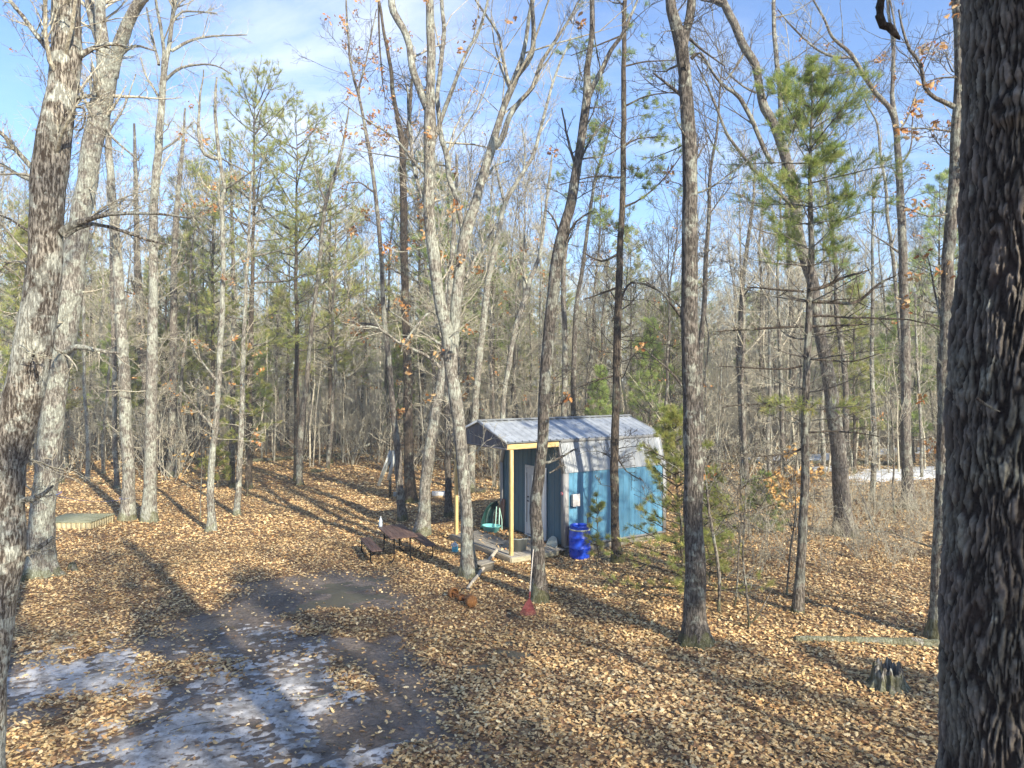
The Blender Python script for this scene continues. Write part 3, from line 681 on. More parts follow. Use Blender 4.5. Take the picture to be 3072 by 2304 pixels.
traced('oak_tree', 'brown leaning tree in front of the shed door with a rake against it', 'bark_brown', (3499, 3890),
       [(3499, 3870, 122), (3490, 3718, 94), (3478, 3318, 80), (3487, 3159, 76), (3512, 2859, 72), (3524, 2559, 74), (3547, 2259, 76), (3577, 1959, 76), (3617, 1659, 76), (3652, 1500, 70), (3707, 1300, 66), (3747, 1000, 56), (3782, 800, 54), (3808, 620, 56), (3802, 450, 42), (3832, 250, 35), (3837, 0, 30)],
       [[(3815, 620, 40), (3852, 540, 36), (3912, 430, 32), (3962, 320, 28), (4022, 240, 25), (4112, 50, 16), (4142, -30, 12)], [(3560, 2640, 22), (3640, 2610, 14), (3690, 2560, 8)], [(3500, 2990, 24), (3560, 2995, 18), (3660, 2950, 14), (3720, 2910, 8)],
        [(3560, 3065, 10), (3660, 3010, 8)], [(3665, 1560, 18), (3730, 1440, 14), (3850, 1360, 8)], [(3735, 1100, 20), (3680, 900, 16), (3640, 700, 10)], [(3640, 1620, 18), (3600, 1440, 14), (3540, 1360, 8)], [(3760, 1050, 16), (3830, 900, 12), (3950, 760, 7)]],
       k=32, dead=8, leaves_=8, top=16, dens=.9)
e, o = traced('pine_tree', 'straight slim pine with bare horizontal twigs in front of the shed side wall', 'bark_pine', (3994, 3640),
       [(3993, 3625, 80), (3990, 3518, 60), (3988, 3318, 54), (3984, 2959, 53), (3990, 2659, 50), (3997, 2259, 48), (4006, 1959, 46), (4017, 1659, 42), (4034, 1300, 38), (4040, 800, 34), (4042, 400, 30), (4050, 0, 25)],
       [[(4020, 1340, 16), (4120, 1310, 12), (4300, 1160, 10), (4420, 1000, 6)], [(4015, 1640, 18), (3900, 1690, 14), (3790, 1640, 9)], [(4045, 950, 14), (4130, 900, 10), (4330, 880, 6)], [(4045, 690, 14), (4200, 620, 10), (4400, 590, 6)],
        [(4025, 1150, 14), (3850, 1140, 10), (3620, 1200, 6)], [(3998, 2260, 12), (4030, 2450, 8), (4120, 2290, 6), (4300, 2340, 4)], [(4000, 2010, 18), (4090, 1830, 14), (4300, 1900, 12), (4420, 2000, 8)], [(4005, 1860, 16), (3900, 1900, 12), (3780, 1940, 7)],
        [(4040, 430, 14), (4180, 400, 10), (4380, 390, 6)], [(4035, 230, 14), (3900, 280, 10), (3700, 360, 6)], [(3992, 2430, 14), (3850, 2470, 9), (3700, 2530, 5)], [(3990, 2950, 12), (4060, 3050, 9), (4160, 3110, 5)]],
       k=20, dead=44, dl=(.5, 1.9), top=16, sub=(14, 5, 3), needles=420, nz=9.)
traced('oak_tree', 'thin grey trunk rising behind the middle of the shed roof', 'bark_grey', (3652, 3195), [(3652, 3185, 42), (3655, 2659, 38), (3660, 2159, 34), (3650, 1800, 30), (3690, 1400, 22), (3730, 1000, 12)], k=12)
traced('oak_tree', 'brown trunk behind the shed roof leaning right as it rises', 'bark_brown', (3715, 3180), [(3715, 3170, 42), (3715, 2659, 37), (3730, 2059, 31), (3780, 1700, 26), (3850, 1200, 20), (3920, 950, 14), (3990, 700, 8)], k=12, leaves_=16)
# --- right side
traced('oak_tree', 'tall dark-barked tree with white lichen spots, right of the shed and the nearest to it', 'bark_brown', (4506, 4170),
       [(4504, 4150, 178), (4500, 4018, 144), (4504, 3618, 130), (4494, 3318, 124), (4484, 2859, 116), (4474, 2359, 108), (4469, 1959, 106), (4470, 1659, 104), (4474, 1400, 100), (4465, 1000, 95), (4454, 700, 88), (4440, 500, 82), (4418, 300, 84), (4390, 200, 80), (4352, 60, 66), (4340, -60, 60)],
       [[(4425, 300, 66), (4450, 200, 58), (4474, 80, 60), (4485, -50, 54)], [(4480, 380, 26), (4540, 340, 18), (4640, 500, 12), (4700, 600, 7)], [(4450, 640, 24), (4350, 560, 18), (4230, 470, 10)], [(4420, 2060, 22), (4300, 1900, 14), (4180, 1820, 7)], [(4420, 2500, 20), (4330, 2390, 14), (4200, 2280, 7)],
        [(4480, 2540, 12), (4540, 2550, 7)], [(4470, 250, 20), (4560, 330, 14), (4700, 430, 8)]],
       k=36, top=17, dead=10, dens=.9, leaves_=14)
traced('oak_tree', 'thick trunk curving left as it rises, behind the young pine on the right', 'bark_grey', (5472, 3470),
       [(5474, 3455, 126), (5460, 3300, 108), (5445, 3109, 100), (5430, 2909, 92), (5400, 2659, 86), (5375, 2459, 80), (5330, 2259, 75), (5295, 2059, 72), (5268, 1859, 72), (5225, 1700, 74), (5170, 1500, 74), (5138, 1200, 70), (5070, 950, 62), (5008, 790, 56), (4955, 700, 55), (4925, 580, 50), (4895, 420, 50), (4825, 320, 52), (4755, 150, 50), (4685, 0, 45)],
       [[(5050, 900, 36), (5058, 800, 30), (5054, 600, 30), (5029, 350, 28), (5014, 150, 26), (5014, 0, 24)], [(5010, 1060, 28), (4960, 980, 28), (4884, 800, 28), (4794, 630, 28), (4714, 570, 22), (4644, 500, 18), (4574, 400, 14), (4500, 350, 10)],
        [(5140, 1350, 26), (4990, 1180, 22), (4890, 1110, 20), (4824, 1020, 20), (4714, 870, 18), (4644, 700, 16), (4584, 560, 12), (4500, 380, 8)], [(4830, 330, 18), (4700, 520, 10), (4640, 430, 6)], [(4900, 600, 16), (4820, 560, 12), (4700, 460, 8)]],
       k=26, top=18, dead=8)
traced('oak_tree', 'upright tree with clumps of orange leaves and one long limb reaching left, on the right', 'bark_grey', (5894, 3300),
       [(5894, 3290, 90), (5885, 3109, 70), (5870, 2859, 62), (5870, 2459, 60), (5868, 2259, 58), (5860, 1959, 58), (5850, 1659, 52), (5844, 1400, 50), (5824, 1100, 42), (5814, 900, 38), (5796, 760, 40), (5784, 600, 26), (5789, 400, 24), (5784, 250, 21), (5754, 50, 18), (5750, -60, 14)],
       [[(5800, 780, 36), (5764, 700, 32), (5674, 600, 30), (5594, 480, 28), (5514, 350, 25), (5394, 240, 18), (5344, 130, 15), (5274, 0, 12)], [(5500, 370, 18), (5430, 370, 16), (5300, 320, 14), (5150, 190, 12), (5040, 60, 8)], [(5850, 1650, 16), (5720, 1560, 9), (5600, 1480, 5)],
        [(5810, 870, 16), (5880, 760, 12), (5950, 560, 7)], [(5820, 1080, 14), (5900, 960, 10), (5920, 640, 6)]], k=20, leaves_=55, dead=12, top=17)
traced('oak_tree', 'grey trunk beside the huge foreground trunk with rusty oak leaves hanging on it', 'bark_grey', (6076, 4140),
       [(6075, 4120, 126), (6076, 3918, 94), (6085, 3618, 86), (6098, 3318, 80), (6109, 3059, 76), (6114, 2659, 75), (6124, 2259, 75), (6138, 1959, 72), (6149, 1659, 72), (6168, 1400, 72), (6188, 1100, 65), (6199, 800, 60), (6216, 500, 62), (6222, 200, 70), (6209, 0, 74), (6190, -200, 70)],
       [[(6180, 690, 32), (6064, 640, 26), (5994, 560, 24), (5964, 420, 22), (5894, 330, 18), (5854, 200, 15), (5824, 60, 10)], [(6160, 1380, 14), (6010, 1400, 10), (5840, 1330, 6)], [(6180, 1250, 16), (6240, 1120, 10), (6290, 1000, 6)], [(6160, 850, 14), (6000, 830, 10), (5800, 830, 5)],
        [(6090, 2060, 16), (6040, 1800, 10), (6010, 1660, 6)], [(6200, 500, 14), (6090, 500, 10), (5950, 560, 6)]], k=26, leaves_=70, dead=8, top=16)
traced('birch_tree', 'thin crooked stem between the orange-leaved tree and the young pine', 'bark_pale', (5904, 3190),
       [(5904, 3180, 34), (5860, 2600, 30), (5835, 2200, 27), (5800, 1800, 24), (5784, 1659, 24), (5754, 1400, 22), (5734, 1150, 19), (5705, 1000, 17), (5680, 800, 14), (5604, 650, 9), (5530, 520, 6)], k=10, dead=8)
traced('oak_tree', 'slim brown tree midway between the tall dark tree and the young pine', 'bark_brown', (4810, 3145), [(4812, 3135, 34), (4800, 2659, 30), (4792, 2359, 30), (4805, 1959, 28), (4835, 1659, 26), (4880, 1300, 18), (4900, 1000, 10)], k=12, leaves_=4)
traced('oak_tree', 'dark trunk at the back just left of the young pine', 'bark_brown', (5150, 3005), [(5150, 2995, 54), (5142, 2659, 42), (5130, 2159, 38), (5115, 1700, 34), (5100, 1300, 24)], k=12)
traced('birch_tree', 'very thin pale stem between two grey trunks at the right', 'bark_pale', (5975, 3100), [(5975, 3090, 20), (5962, 2659, 18), (5940, 2259, 15), (5930, 1900, 10)], k=8, dead=8)
traced('sapling', 'crooked leafless sapling just right of the tall dark-barked tree', 'bark_grey', (4654, 3975), [(4655, 3965, 20), (4660, 3718, 22), (4632, 3518, 20), (4594, 3318, 18), (4570, 3100, 14), (4540, 2900, 10)], k=10, dead=6, dl=(.3, .8), cat='sapling', dens=.5)
traced('sapling', 'forked leafless sapling low on the leaves between the dark tree and the young pine', 'bark_grey', (4854, 4068), [(4854, 4060, 16), (4839, 3818, 14), (4816, 3618, 13), (4826, 3318, 10), (4840, 3100, 7)], [[(4858, 4040, 12), (4920, 3980, 10), (5004, 3810, 6)]], k=10, dead=8, dl=(.3, .9), cat='sapling', dens=.6)
traced('sapling', 'thin upright stem left of the young pine trunk on sunlit leaves', 'bark_grey', (5095, 3868), [(5096, 3860, 12), (5130, 3518, 11), (5150, 3318, 9), (5160, 3000, 6)], k=8, dead=6, dl=(.3, .8), cat='sapling', dens=.5)
traced('sapling', 'bare twiggy sapling rising through the tan-leaved oak seedling', 'bark_grey', (4758, 3945), [(4758, 3935, 12), (4790, 3700, 11), (4800, 3300, 9), (4810, 3000, 6)], k=8, dead=6, dl=(.3, .9), cat='sapling', dens=.5)

# --- the huge furrowed trunk in the foreground, right edge
def big_trunk():
    d = 2.9
    rows = [(3060, 4200, 620), (3048, 3000, 560), (3052, 2304, 418), (3040, 1906, 396), (3055, 1536, 392), (3068, 1092, 392), (3090, 768, 374), (3092, 600, 376), (3098, 330, 372), (3096, 0, 366), (3096, -600, 350), (3080, -1600, 320)]
    pts = []
    for X_, Y_, w in rows: pts.append([*at(X_, Y_, d), w*d/FP/2])
    root = np.array([pts[0][0], d, hz(pts[0][0], d)])
    pts = [p for p in pts if p[2] > .25]; pts.insert(0, [root[0], root[1], root[2]-.15, .44])
    pts.append([pts[-1][0]-.2, d, 13, .10])
    o = smooth(pts, .012)
    e = empty('oak_tree', tuple(root)); tag(e, 'huge dark deeply furrowed trunk filling the right edge in the foreground', 'tree')
    k = 420; P = o[None, :, :3]-root; v, _ = tubes(P, o[None, :, 3], k); n = len(o); V = v.reshape(n, k, 3); c = P[0][:, None, :]; dr = nrm(V-c)
    th = np.arange(k)/k*2*math.pi; s = np.arange(n)*.012
    TH, SS = np.meshgrid(th, s); R_ = o[:, 3][:, None]
    x = V[..., 0]; y = V[..., 1]; z = V[..., 2]
    NU = 58; U = TH/(2*math.pi)*NU; Vv = (z+fbm(np.cos(TH)*3, np.sin(TH)*3, 0*z, 80, 2)*.4)/.21
    U = U+(fbm(np.cos(TH)*4, np.sin(TH)*4, z*3.2, 81, 5)-.5)*5.0; Vv = Vv+(fbm(np.cos(TH)*5+7, np.sin(TH)*5, z*3, 82, 3)-.5)*1.6
    iu, iv = np.floor(U), np.floor(Vv); F1 = np.full(U.shape, 9.); F2 = F1.copy(); ID = F1*0
    for a_ in (-2, -1, 0, 1, 2):
        for b_ in (-1, 0, 1):
            cu, cv = iu+a_, iv+b_; cm = np.mod(cu, NU); pu = cu+.15+.7*hsh(cm, cv, cm*0, 91); pv = cv+.1+.8*hsh(cm, cv, cm*0, 92)
            dd = np.sqrt((pu-U)**2+((pv-Vv)*.5)**2); cl = dd < F1; F2 = np.where(cl, F1, np.minimum(F2, dd)); ID = np.where(cl, hsh(cm, cv, cm*0, 93), ID); F1 = np.minimum(F1, dd)
    e_ = F2-F1+(fbm(x*60, y*60, z*20, 94, 4)-.5)*.42
    plate = np.clip((e_-.07)/.17, 0, 1); plate = plate*plate*(3-2*plate)
    wob_ = fbm(x*20, y*20, z*12, 97, 2)*2; fine = fbm(x*75, y*75, z*30, 85, 4)-.5; flake = 1-np.abs(2*noise3(x*62+wob_, y*62, z*9, 95)-1)
    hgt_ = plate*(.012+.006*ID)+fine*.019*(.5+.5*plate)-np.clip(flake-.75, 0, .25)*.03*plate+(fbm(x*9, y*9, z*5, 86, 2)-.5)*.02
    # one closed knot scar facing the camera
    kp = at(3046, 300, d-.22)-root; kd = np.sqrt((x-kp[0])**2+(z-kp[2])**2+((y-kp[1])*.6)**2)
    hgt_ = hgt_+np.exp(-((kd-.06)/.02)**2)*.03-np.exp(-(kd/.04)**2)*.03
    V = V+dr*(hgt_-.02)[..., None]
    col = np.array([.022, .018, .017])*(1-plate[..., None])+np.array([.21, .185, .16])*plate[..., None]
    li = np.clip((fbm(x*4, y*4, z*3, 87, 4)-.52)*6, 0, 1)*plate; rd = np.clip((fbm(x*7, y*7, z*3, 88, 3)-.56)*7, 0, 1)*(1-li)
    col = col*(1-.5*li[..., None])+np.array([.30, .31, .25])*(.5*li[..., None]); col = col*(1-.25*rd[..., None])+np.array([.12, .075, .06])*(.25*rd[..., None])
    wl = np.clip((fbm(x*9+4, y*9, z*9, 89, 4)-.66)*14, 0, 1)*plate; col = col*(1-.6*wl[..., None])+np.array([.5, .52, .45])*(.6*wl[..., None])
    col = col*(1+fine[..., None]*1.0)*(.7+.6*ID[..., None])*(1-.5*np.clip(flake-.75, 0, .25)[..., None]*4*plate[..., None])
    idx = np.arange(n*k).reshape(n, k); b = np.roll(idx, -1, 1); F = np.stack([idx[:-1], b[:-1], b[1:], idx[1:]], -1).reshape(-1, 4)
    m_, nt, p, o_ = mat('bark_furrowed'); vv = posn(nt); cc = mix(nt, rng(nt, noi(nt, vv, 70, 4), .3, .7, .0, .35), attr(nt), (.09, .075, .062))
    L(nt, cc, p.inputs['Base Color']); p.inputs['Roughness'].default_value = .9; p.inputs['Specular IOR Level'].default_value = .2
    bump(nt, p, noi(nt, vv, 90, 6, .75), 1., .010)
    obj('trunk', Geo().add(V.reshape(-1, 3), F, np.clip(col, .005, .8).reshape(-1, 3)), m_, e, True)
    # dead limb hanging into the top of the frame, and the knot twig
    q = [at(3096, -500, d), at(2900, -420, d-.5), at(2720, -260, d-.75), at(2655, -60, d-.8), at(2637, 50, d-.8), at(2668, 82, d-.8), at(2690, 112, d-.8), at(2700, 119, d-.8)]
    w = [40, 34, 26, 21, 19, 19, 12, 3]
    rr_ = smooth([[*p_, w_*.9*d/FP/2] for p_, w_ in zip(q, w)], .03, .004, RS(4)); rr_[:, :3] -= root
    obj('branch', trunk_geo(rr_, 14, RS(8), .07), M['bark_pine'], e, True)
    rr_ = smooth([[*at(2627, 50, d-.8), .004], [*at(2640, 48, d-.8), .010]], .02); rr_[:, :3] -= root; obj('branch', trunk_geo(rr_, 8, RS(8), .05), M['bark_pine'], e, True)
    for a_, b_ in (((2930, 1195), (3000, 1235)),):
        rr_ = smooth([[*at(*a_, d-.27), .005], [*at((a_[0]+b_[0])/2, (a_[1]+b_[1])/2+4, d-.29), .005], [*at(*b_, d-.30), .002]], .02); rr_[:, :3] -= root; obj('twig', trunk_geo(rr_, 8, RS(2), .03), M['bark_grey'], e, True)
    # high crown above the frame
    rs = RS(77); f_ = resample(o, 24)[None]; f_[..., :3] -= root
    A, R = grow(f_[..., :3], f_[..., 3], 14, rs, .6, 1, ang=(30, 65), M=7, up=.12, wob=.14, rr=.4, rmin=.02, lenabs=(1.8, 4)); A2, R2 = grow(A, R, 7, rs, M=5, rmin=.01); A3, R3 = grow(A2, R2, 4, rs, M=4, rmin=.008)
    T = Geo()
    for a_, r_ in ((A, R), (A2, R2), (A3, R3)): v, f = tubes(a_, r_, 4); T.add(v, f)
    obj('crown', T, M['bark_grey'], e, True)
big_trunk()

# ---------------------------------------------------------------- conifers
def pine_parts(h, r0, crown0, Rmax, rs, pal=NEED, whorl=.55, nb=9, ln=.12, w=.012, bpw=5, side=9, prof=None, lean=(0, 0), dead=6, tw=.006, tint=1., sparse=0.0, curve=.05):
    n = 16; t = np.linspace(0, 1, n)
    rows = np.stack([lean[0]*t+rs.randn(n)*.02, lean[1]*t+rs.randn(n)*.02, t*h-.1*(t == 0), np.maximum(r0*(1-t)**.8, .008)], -1)
    tr = smooth(rows, .3)
    T, F_ = Geo(), Geo()
    zs = np.arange(crown0, h-.15, whorl); P0, DD, LL = [], [], []
    for z in zs:
        u = (z-crown0)/(h-crown0); L_ = Rmax*(prof(u) if prof else (1-u)**.75*(.55+.45*min(1, u*4))+.12)
        i = np.argmin(abs(tr[:, 2]-z)); a0 = rs.rand()*6.28
        for j in range(bpw):
            if rs.rand() < sparse: continue
            a = a0+j*2*math.pi/bpw+rs.randn()*.25; l = L_*rs.uniform(.6, 1.15); el_ = rs.uniform(-.05, .3)+u*.5
            P0.append([tr[i, 0], tr[i, 1], z+rs.randn()*.08]); DD.append([math.cos(a)*math.cos(el_), math.sin(a)*math.cos(el_), math.sin(el_)]); LL.append(l)
    P0, DD, LL = np.array(P0), np.array(DD), np.array(LL); M_ = 7; N0 = len(P0)
    P = [P0]; d = DD
    for k in range(1, M_):
        d = nrm(d+rs.randn(N0, 3)*.07+np.array([0, 0, curve])); P.append(P[-1]+d*(LL/(M_-1))[:, None])
    B = np.stack(P, 1); R = np.stack([np.maximum(.010+.011*LL, tw)*(1-.8*k/(M_-1)) for k in range(M_)], 1)
    v, f = tubes(B, R, 4); T.add(v, f)
    B2, R2 = grow(B, R, side, rs, .28, 1., lf=(.16, .38), ang=(35, 60), M=4, up=.06, wob=.1, rr=.5, rmin=tw*.7, flat=.75)
    v, f = tubes(B2, R2, 3); T.add(v, f)
    tp = np.concatenate([B2[:, -1], B2[:, 2], (B2[:, -1]+B2[:, 2])/2, B[:, -1], B[:, -2]]); td = np.concatenate([B2[:, -1]-B2[:, -2], B2[:, 2]-B2[:, 1], B2[:, 2]-B2[:, 1], B[:, -1]-B[:, -2], B[:, -1]-B[:, -2]])
    td = nrm(td)+np.array([0, 0, .35])
    F_.add(*tufts(tp, nrm(td), rs, nb, ln, w, .95, pal, tint))
    if dead:
        full = resample(tr, 20)[None]; A, Q = grow(full[..., :3], full[..., 3], dead, rs, .12, max(.15, crown0/h), ang=(70, 95), M=6, up=0, wob=.12, rr=.1, rmin=.007, lenabs=(.6, 1.9), flat=.6)
        A2, Q2 = grow(A, Q, 4, rs, .3, 1, lf=(.2, .4), M=3, wob=.15, rmin=.004); 
        for a_, r_ in ((A, Q), (A2, Q2)): v, f = tubes(a_, r_, 3); T.add(v, f)
    return tr, T, F_
def pine_tree(name, label, loc, tr, T, F_, bk='bark_pine', rs=None, cat='tree', group=None, k=12):
    e = empty(name, loc); tag(e, label, cat, group)
    obj('trunk', trunk_geo(tr, k, rs or RS(1), .03), M[bk], e, True); obj('limbs', T, M[bk], e, True); obj('foliage', F_, M['needles'], e); return e

# young white pine standing right of centre (trunk traced, crown of long soft sprays)
def young_pine():
    rs = RS(303); base = (5169, 3968); d = FG*H/(base[1]-GY); root = gg(*base, d); root[2] = hz(root[0], root[1])
    T_ = [(5172, 3955, 86), (5185, 3718, 62), (5208, 3318, 56), (5219, 3059, 52), (5219, 2659, 50), (5234, 2259, 46), (5244, 1959, 40), (5259, 1659, 40), (5252, 1350, 30), (5249, 1200, 25), (5254, 900, 18), (5262, 650, 10), (5266, 480, 4)]
    o = smooth([[root[0], root[1], -.15, .15]]+[[*gg(X_, Y_, d), w*d/FG/2] for X_, Y_, w in T_], .2, .006, rs); o[:, :3] -= root
    ztop = o[-1, 2]; P0, DD, LL, FO = [], [], [], []
    z = 4.1
    while z < ztop-.1:
        i = np.argmin(abs(o[:, 2]-z)); a0 = rs.rand()*6.28; hgt2 = z+root[2]
        Yp = GY-(hgt2-H)*FG/d      # the row of the photo at this height
        for j in range(5):
            a = a0+j*1.257+rs.randn()*.25
            if Yp > 1950: L_ = 1.6; fo = 0
            elif Yp > 1700: L_ = 1.5; fo = .3
            elif Yp > 1450: L_ = 1.3; fo = .6
            else: L_ = 1.6*min(1, (1500-Yp)/250+.55)*min(1, max(.12, (Yp-430)/520)); fo = 1
            P0.append(o[i, :3]+[0, 0, rs.randn()*.05]); el_ = rs.uniform(.0, .3)+(0.35 if Yp < 1000 else 0)
            DD.append([math.cos(a)*math.cos(el_), math.sin(a)*math.cos(el_), math.sin(el_)]); LL.append(L_*rs.uniform(.35, 1.35)); FO.append(fo)
        z += .40 if Yp < 1700 else .62
    P0, DD, LL, FO = map(np.array, (P0, DD, LL, FO)); M_ = 7; P = [P0]; dd = DD
    for k in range(1, M_): dd = nrm(dd+rs.randn(len(P0), 3)*.06+np.array([0, 0, .05])); P.append(P[-1]+dd*(LL/(M_-1))[:, None])
    B = np.stack(P, 1); R = np.stack([(.006+.007*LL)*(1-.75*k/(M_-1)) for k in range(M_)], 1)
    T = Geo(); v, f = tubes(B, R, 5); T.add(v, f)
    B2, R2 = grow(B, R, 13, rs, .2, 1, lf=(.18, .45), ang=(30, 55), M=5, up=.05, wob=.1, rr=.5, rmin=.0035, flat=.6); v, f = tubes(B2, R2, 3); T.add(v, f)
    fo2 = np.repeat(FO, 13); k2 = rs.rand(len(fo2)) < fo2; k1 = rs.rand(len(FO)) < FO
    B3, R3 = grow(B2[k2], R2[k2], 3, rs, .3, 1, lf=(.3, .6), ang=(25, 50), M=3, up=.1, wob=.1, rmin=.003); v, f = tubes(B3, R3, 3); T.add(v, f)
    tp = np.concatenate([B2[k2][:, -1], B2[k2][:, 2], B3[:, -1], B3[:, 1], B[k1][:, -1], B[k1][:, -2]]); td = np.concatenate([B2[k2][:, -1]-B2[k2][:, -2], B2[k2][:, 2]-B2[k2][:, 1], B3[:, -1]-B3[:, -2], B3[:, 1]-B3[:, 0], B[k1][:, -1]-B[k1][:, -2], B[k1][:, -2]-B[k1][:, -3]])
    Fo = Geo().add(*tufts(tp, nrm(nrm(td)+[0, 0, .25]), rs, 12, .115, .0055, .9, np.array([(.28, .36, .10), (.37, .43, .13), (.22, .30, .09), (.45, .46, .17)])))
    # low tuft at the old whorl
    c = gg(5240, 2659, d)-root; A = rs.rand(9)*6.28; Bq = np.stack([c+np.stack([np.cos(A), np.sin(A), .12+0*A], -1)*q for q in np.linspace(0, .95, 5)], 1); v, f = tubes(Bq, np.full((9, 5), .008), 4); T.add(v, f)
    Bc, Rc = grow(Bq, np.full((9, 5), .008), 8, rs, .45, 1, lf=(.2, .4), M=3, rmin=.003); v, f = tubes(Bc, Rc, 3); T.add(v, f)
    Fo.add(*tufts(np.concatenate([Bc[:, -1], Bc[:, 1]]), nrm(np.concatenate([Bc[:, -1]-Bc[:, 0], Bc[:, -1]-Bc[:, 0]])), rs, 12, .12, .007, .9, NEEDY))
    e = pine_tree('pine_tree', 'young white pine with bright green crown and long bare lower limbs, right of the shed', tuple(root), o, T, Fo, 'bark_grey', rs, k=20)
    for br in ([(5225, 1950, 26), (5400, 1960, 22), (5540, 1960, 20), (5700, 1840, 14), (5800, 1790, 8)], [(5240, 1880, 28), (5340, 1860, 24), (5480, 1790, 16), (5620, 1750, 8)], [(5210, 2115, 18), (5000, 2125, 16), (4800, 2140, 12), (4640, 2150, 7)], [(5220, 2110, 18), (5400, 2110, 14), (5630, 2100, 8)],
               [(5225, 2040, 18), (5400, 2050, 15), (5700, 2060, 12), (5950, 2080, 10), (6230, 2150, 7)], [(5215, 2330, 14), (5320, 2330, 12), (5530, 2340, 10), (5700, 2290, 6)], [(5200, 2370, 14), (5050, 2390, 12), (4820, 2380, 9), (4660, 2375, 5)], [(5200, 2600, 14), (5050, 2605, 12), (4850, 2620, 9), (4680, 2640, 6)],
               [(5210, 1890, 16), (5000, 1870, 12), (4840, 1860, 8)], [(5205, 2900, 16), (5120, 2940, 12), (4900, 2960, 6)], [(5230, 2800, 14), (5500, 2800, 10), (5700, 2830, 6)]):
        q = smooth([[*(gg(x_, y_, d+rs.uniform(-.1, .1)+i*.08)-root), w*d/FG/2] for i, (x_, y_, w) in enumerate(br)], .15, .008, rs)
        obj('branch', trunk_geo(q, 8, rs, .03), M['bark_pine'], e, True)
        qq = resample(q, 8)[None]; b2, r2 = grow(qq[..., :3], qq[..., 3], 9, rs, .2, 1, lf=(.15, .35), ang=(30, 60), M=4, rmin=.004, up=.05, wob=.12)
        b3, r3 = grow(b2, r2, 3, rs, lf=(.3, .6), M=3, rmin=.003); g = Geo()
        for a_, r_ in ((b2, r2), (b3, r3)): v, f = tubes(a_, r_, 3); g.add(v, f)
        obj('twigs', g, M['bark_pine'], e, True)
young_pine()
# pine saplings near the shed
def small_pine(label, base, topY, rmax, seed, name='pine_sapling', crown0=.3, whorl=.22, side=7, pal=NEEDY, nb=16, ln=.11, w=.0055, bpw=5, prof=None, lean=(0, 0), sparse=0, d=None):
    rs = RS(seed); d = d or FP*H/(base[1]-HY); root = at(base[0], base[1], d); root[2] = hz(root[0], root[1]); h = at(base[0], topY, d)[2]-root[2]
    tr, T, Fo = pine_parts(h, max(.012, h*.008), crown0, rmax, rs, pal, whorl, nb, ln, w, bpw, side, prof, lean, 0, .003, sparse=sparse, curve=.03)
    e = empty(name, tuple(root)); tag(e, label, 'sapling'); obj('trunk', trunk_geo(tr, 10, rs, .02), M['bark_pine'], e, True); obj('limbs', T, M['bark_pine'], e, True); obj('foliage', Fo, M['needles'], e); return e
small_pine('young pine with sparse sprays in front of the shed, left of the dark tree', (2056, 1800), 1215, 1.55, 401, crown0=.3, whorl=.27, side=8, sparse=.1, lean=(-.3, .1), pal=NEEDY, prof=lambda u: (1-u)**.6, nb=20)
small_pine('bright yellow-green pine sapling just right of the tall dark tree', (2130, 1745), 1400, .85, 402, crown0=.3, whorl=.3, sparse=.1)
small_pine('wispy knee-high pine seedling between the blue barrel and slim pine', (1793, 1705), 1490, .42, 403, crown0=.55, whorl=.22, side=4, nb=12, sparse=.2)
small_pine('small dark-green pine bush under the tan-leaved oak seedling', (2290, 1600), 1420, .9, 404, crown0=.2, whorl=.25, pal=NEED)
small_pine('slim pine sapling with tiered sprays beside the white-barked tree on the left', (742, 1490), 1040, 1.5, 405, crown0=2.2, whorl=.55, sparse=.2, pal=NEEDY, nb=12, ln=.14, w=.011)
small_pine('low pine with bright tips at the foot of the kinked pale tree', (655, 1470), 1330, .9, 406, crown0=.5, whorl=.3, sparse=.1, nb=12, ln=.13, w=.01)

# oak seedlings holding tan leaves
def leafy_sapling(label, base, topY, spread, n, seed, pal=TAN, pw=TW, size=.13):
    rs = RS(seed); root = gnd(*base); d = root[1]; root[2] = hz(root[0], root[1]); h = at(base[0], topY, d)[2]
    tr = smooth([[0, 0, -.05, .022], [.05, .02, h*.4, .016], [-.03, .05, h*.75, .011], [.02, 0, h, .005]], .15, .01, rs)
    full = resample(tr, 14)[None]; A, R = grow(full[..., :3], full[..., 3], 14, rs, .12, .95, ang=(50, 80), M=6, up=.05, wob=.15, rr=.5, rmin=.005, lenabs=(spread*.5, spread))
    A2, R2 = grow(A, R, 4, rs, .3, 1, lf=(.25, .45), M=4, rmin=.003); T = Geo()
    for a_, r_ in ((A, R), (A2, R2)): v, f = tubes(a_, r_, 4); T.add(v, f)
    pts = np.concatenate([A2[:, -1], A2[:, -2], A[:, -1], A[:, -2]]); pos = pts[rs.choice(len(pts), n)]+rs.randn(n, 3)*.04
    v, f, c = leaves(pos, size*(.7+.6*rs.rand(n)), rs, 1.0, 'lobed', pal, pw)
    e = empty('oak_sapling', tuple(root)); tag(e, label, 'sapling'); obj('trunk', trunk_geo(tr, 8, rs, .02), M['bark_grey'], e, True); obj('twigs', T, M['bark_grey'], e, True); obj('dead_leaves', Geo().add(v, f, c), M['leaf'], e)
leafy_sapling('oak seedling still covered in golden tan leaves, right of the tall dark tree', (2385, 1625), 1385, 1.35, 420, 501, size=.15)
leafy_sapling('thin oak sapling with pale tan leaves, by the kinked pale tree', (600, 1560), 1150, 1.0, 70, 502, size=.14)

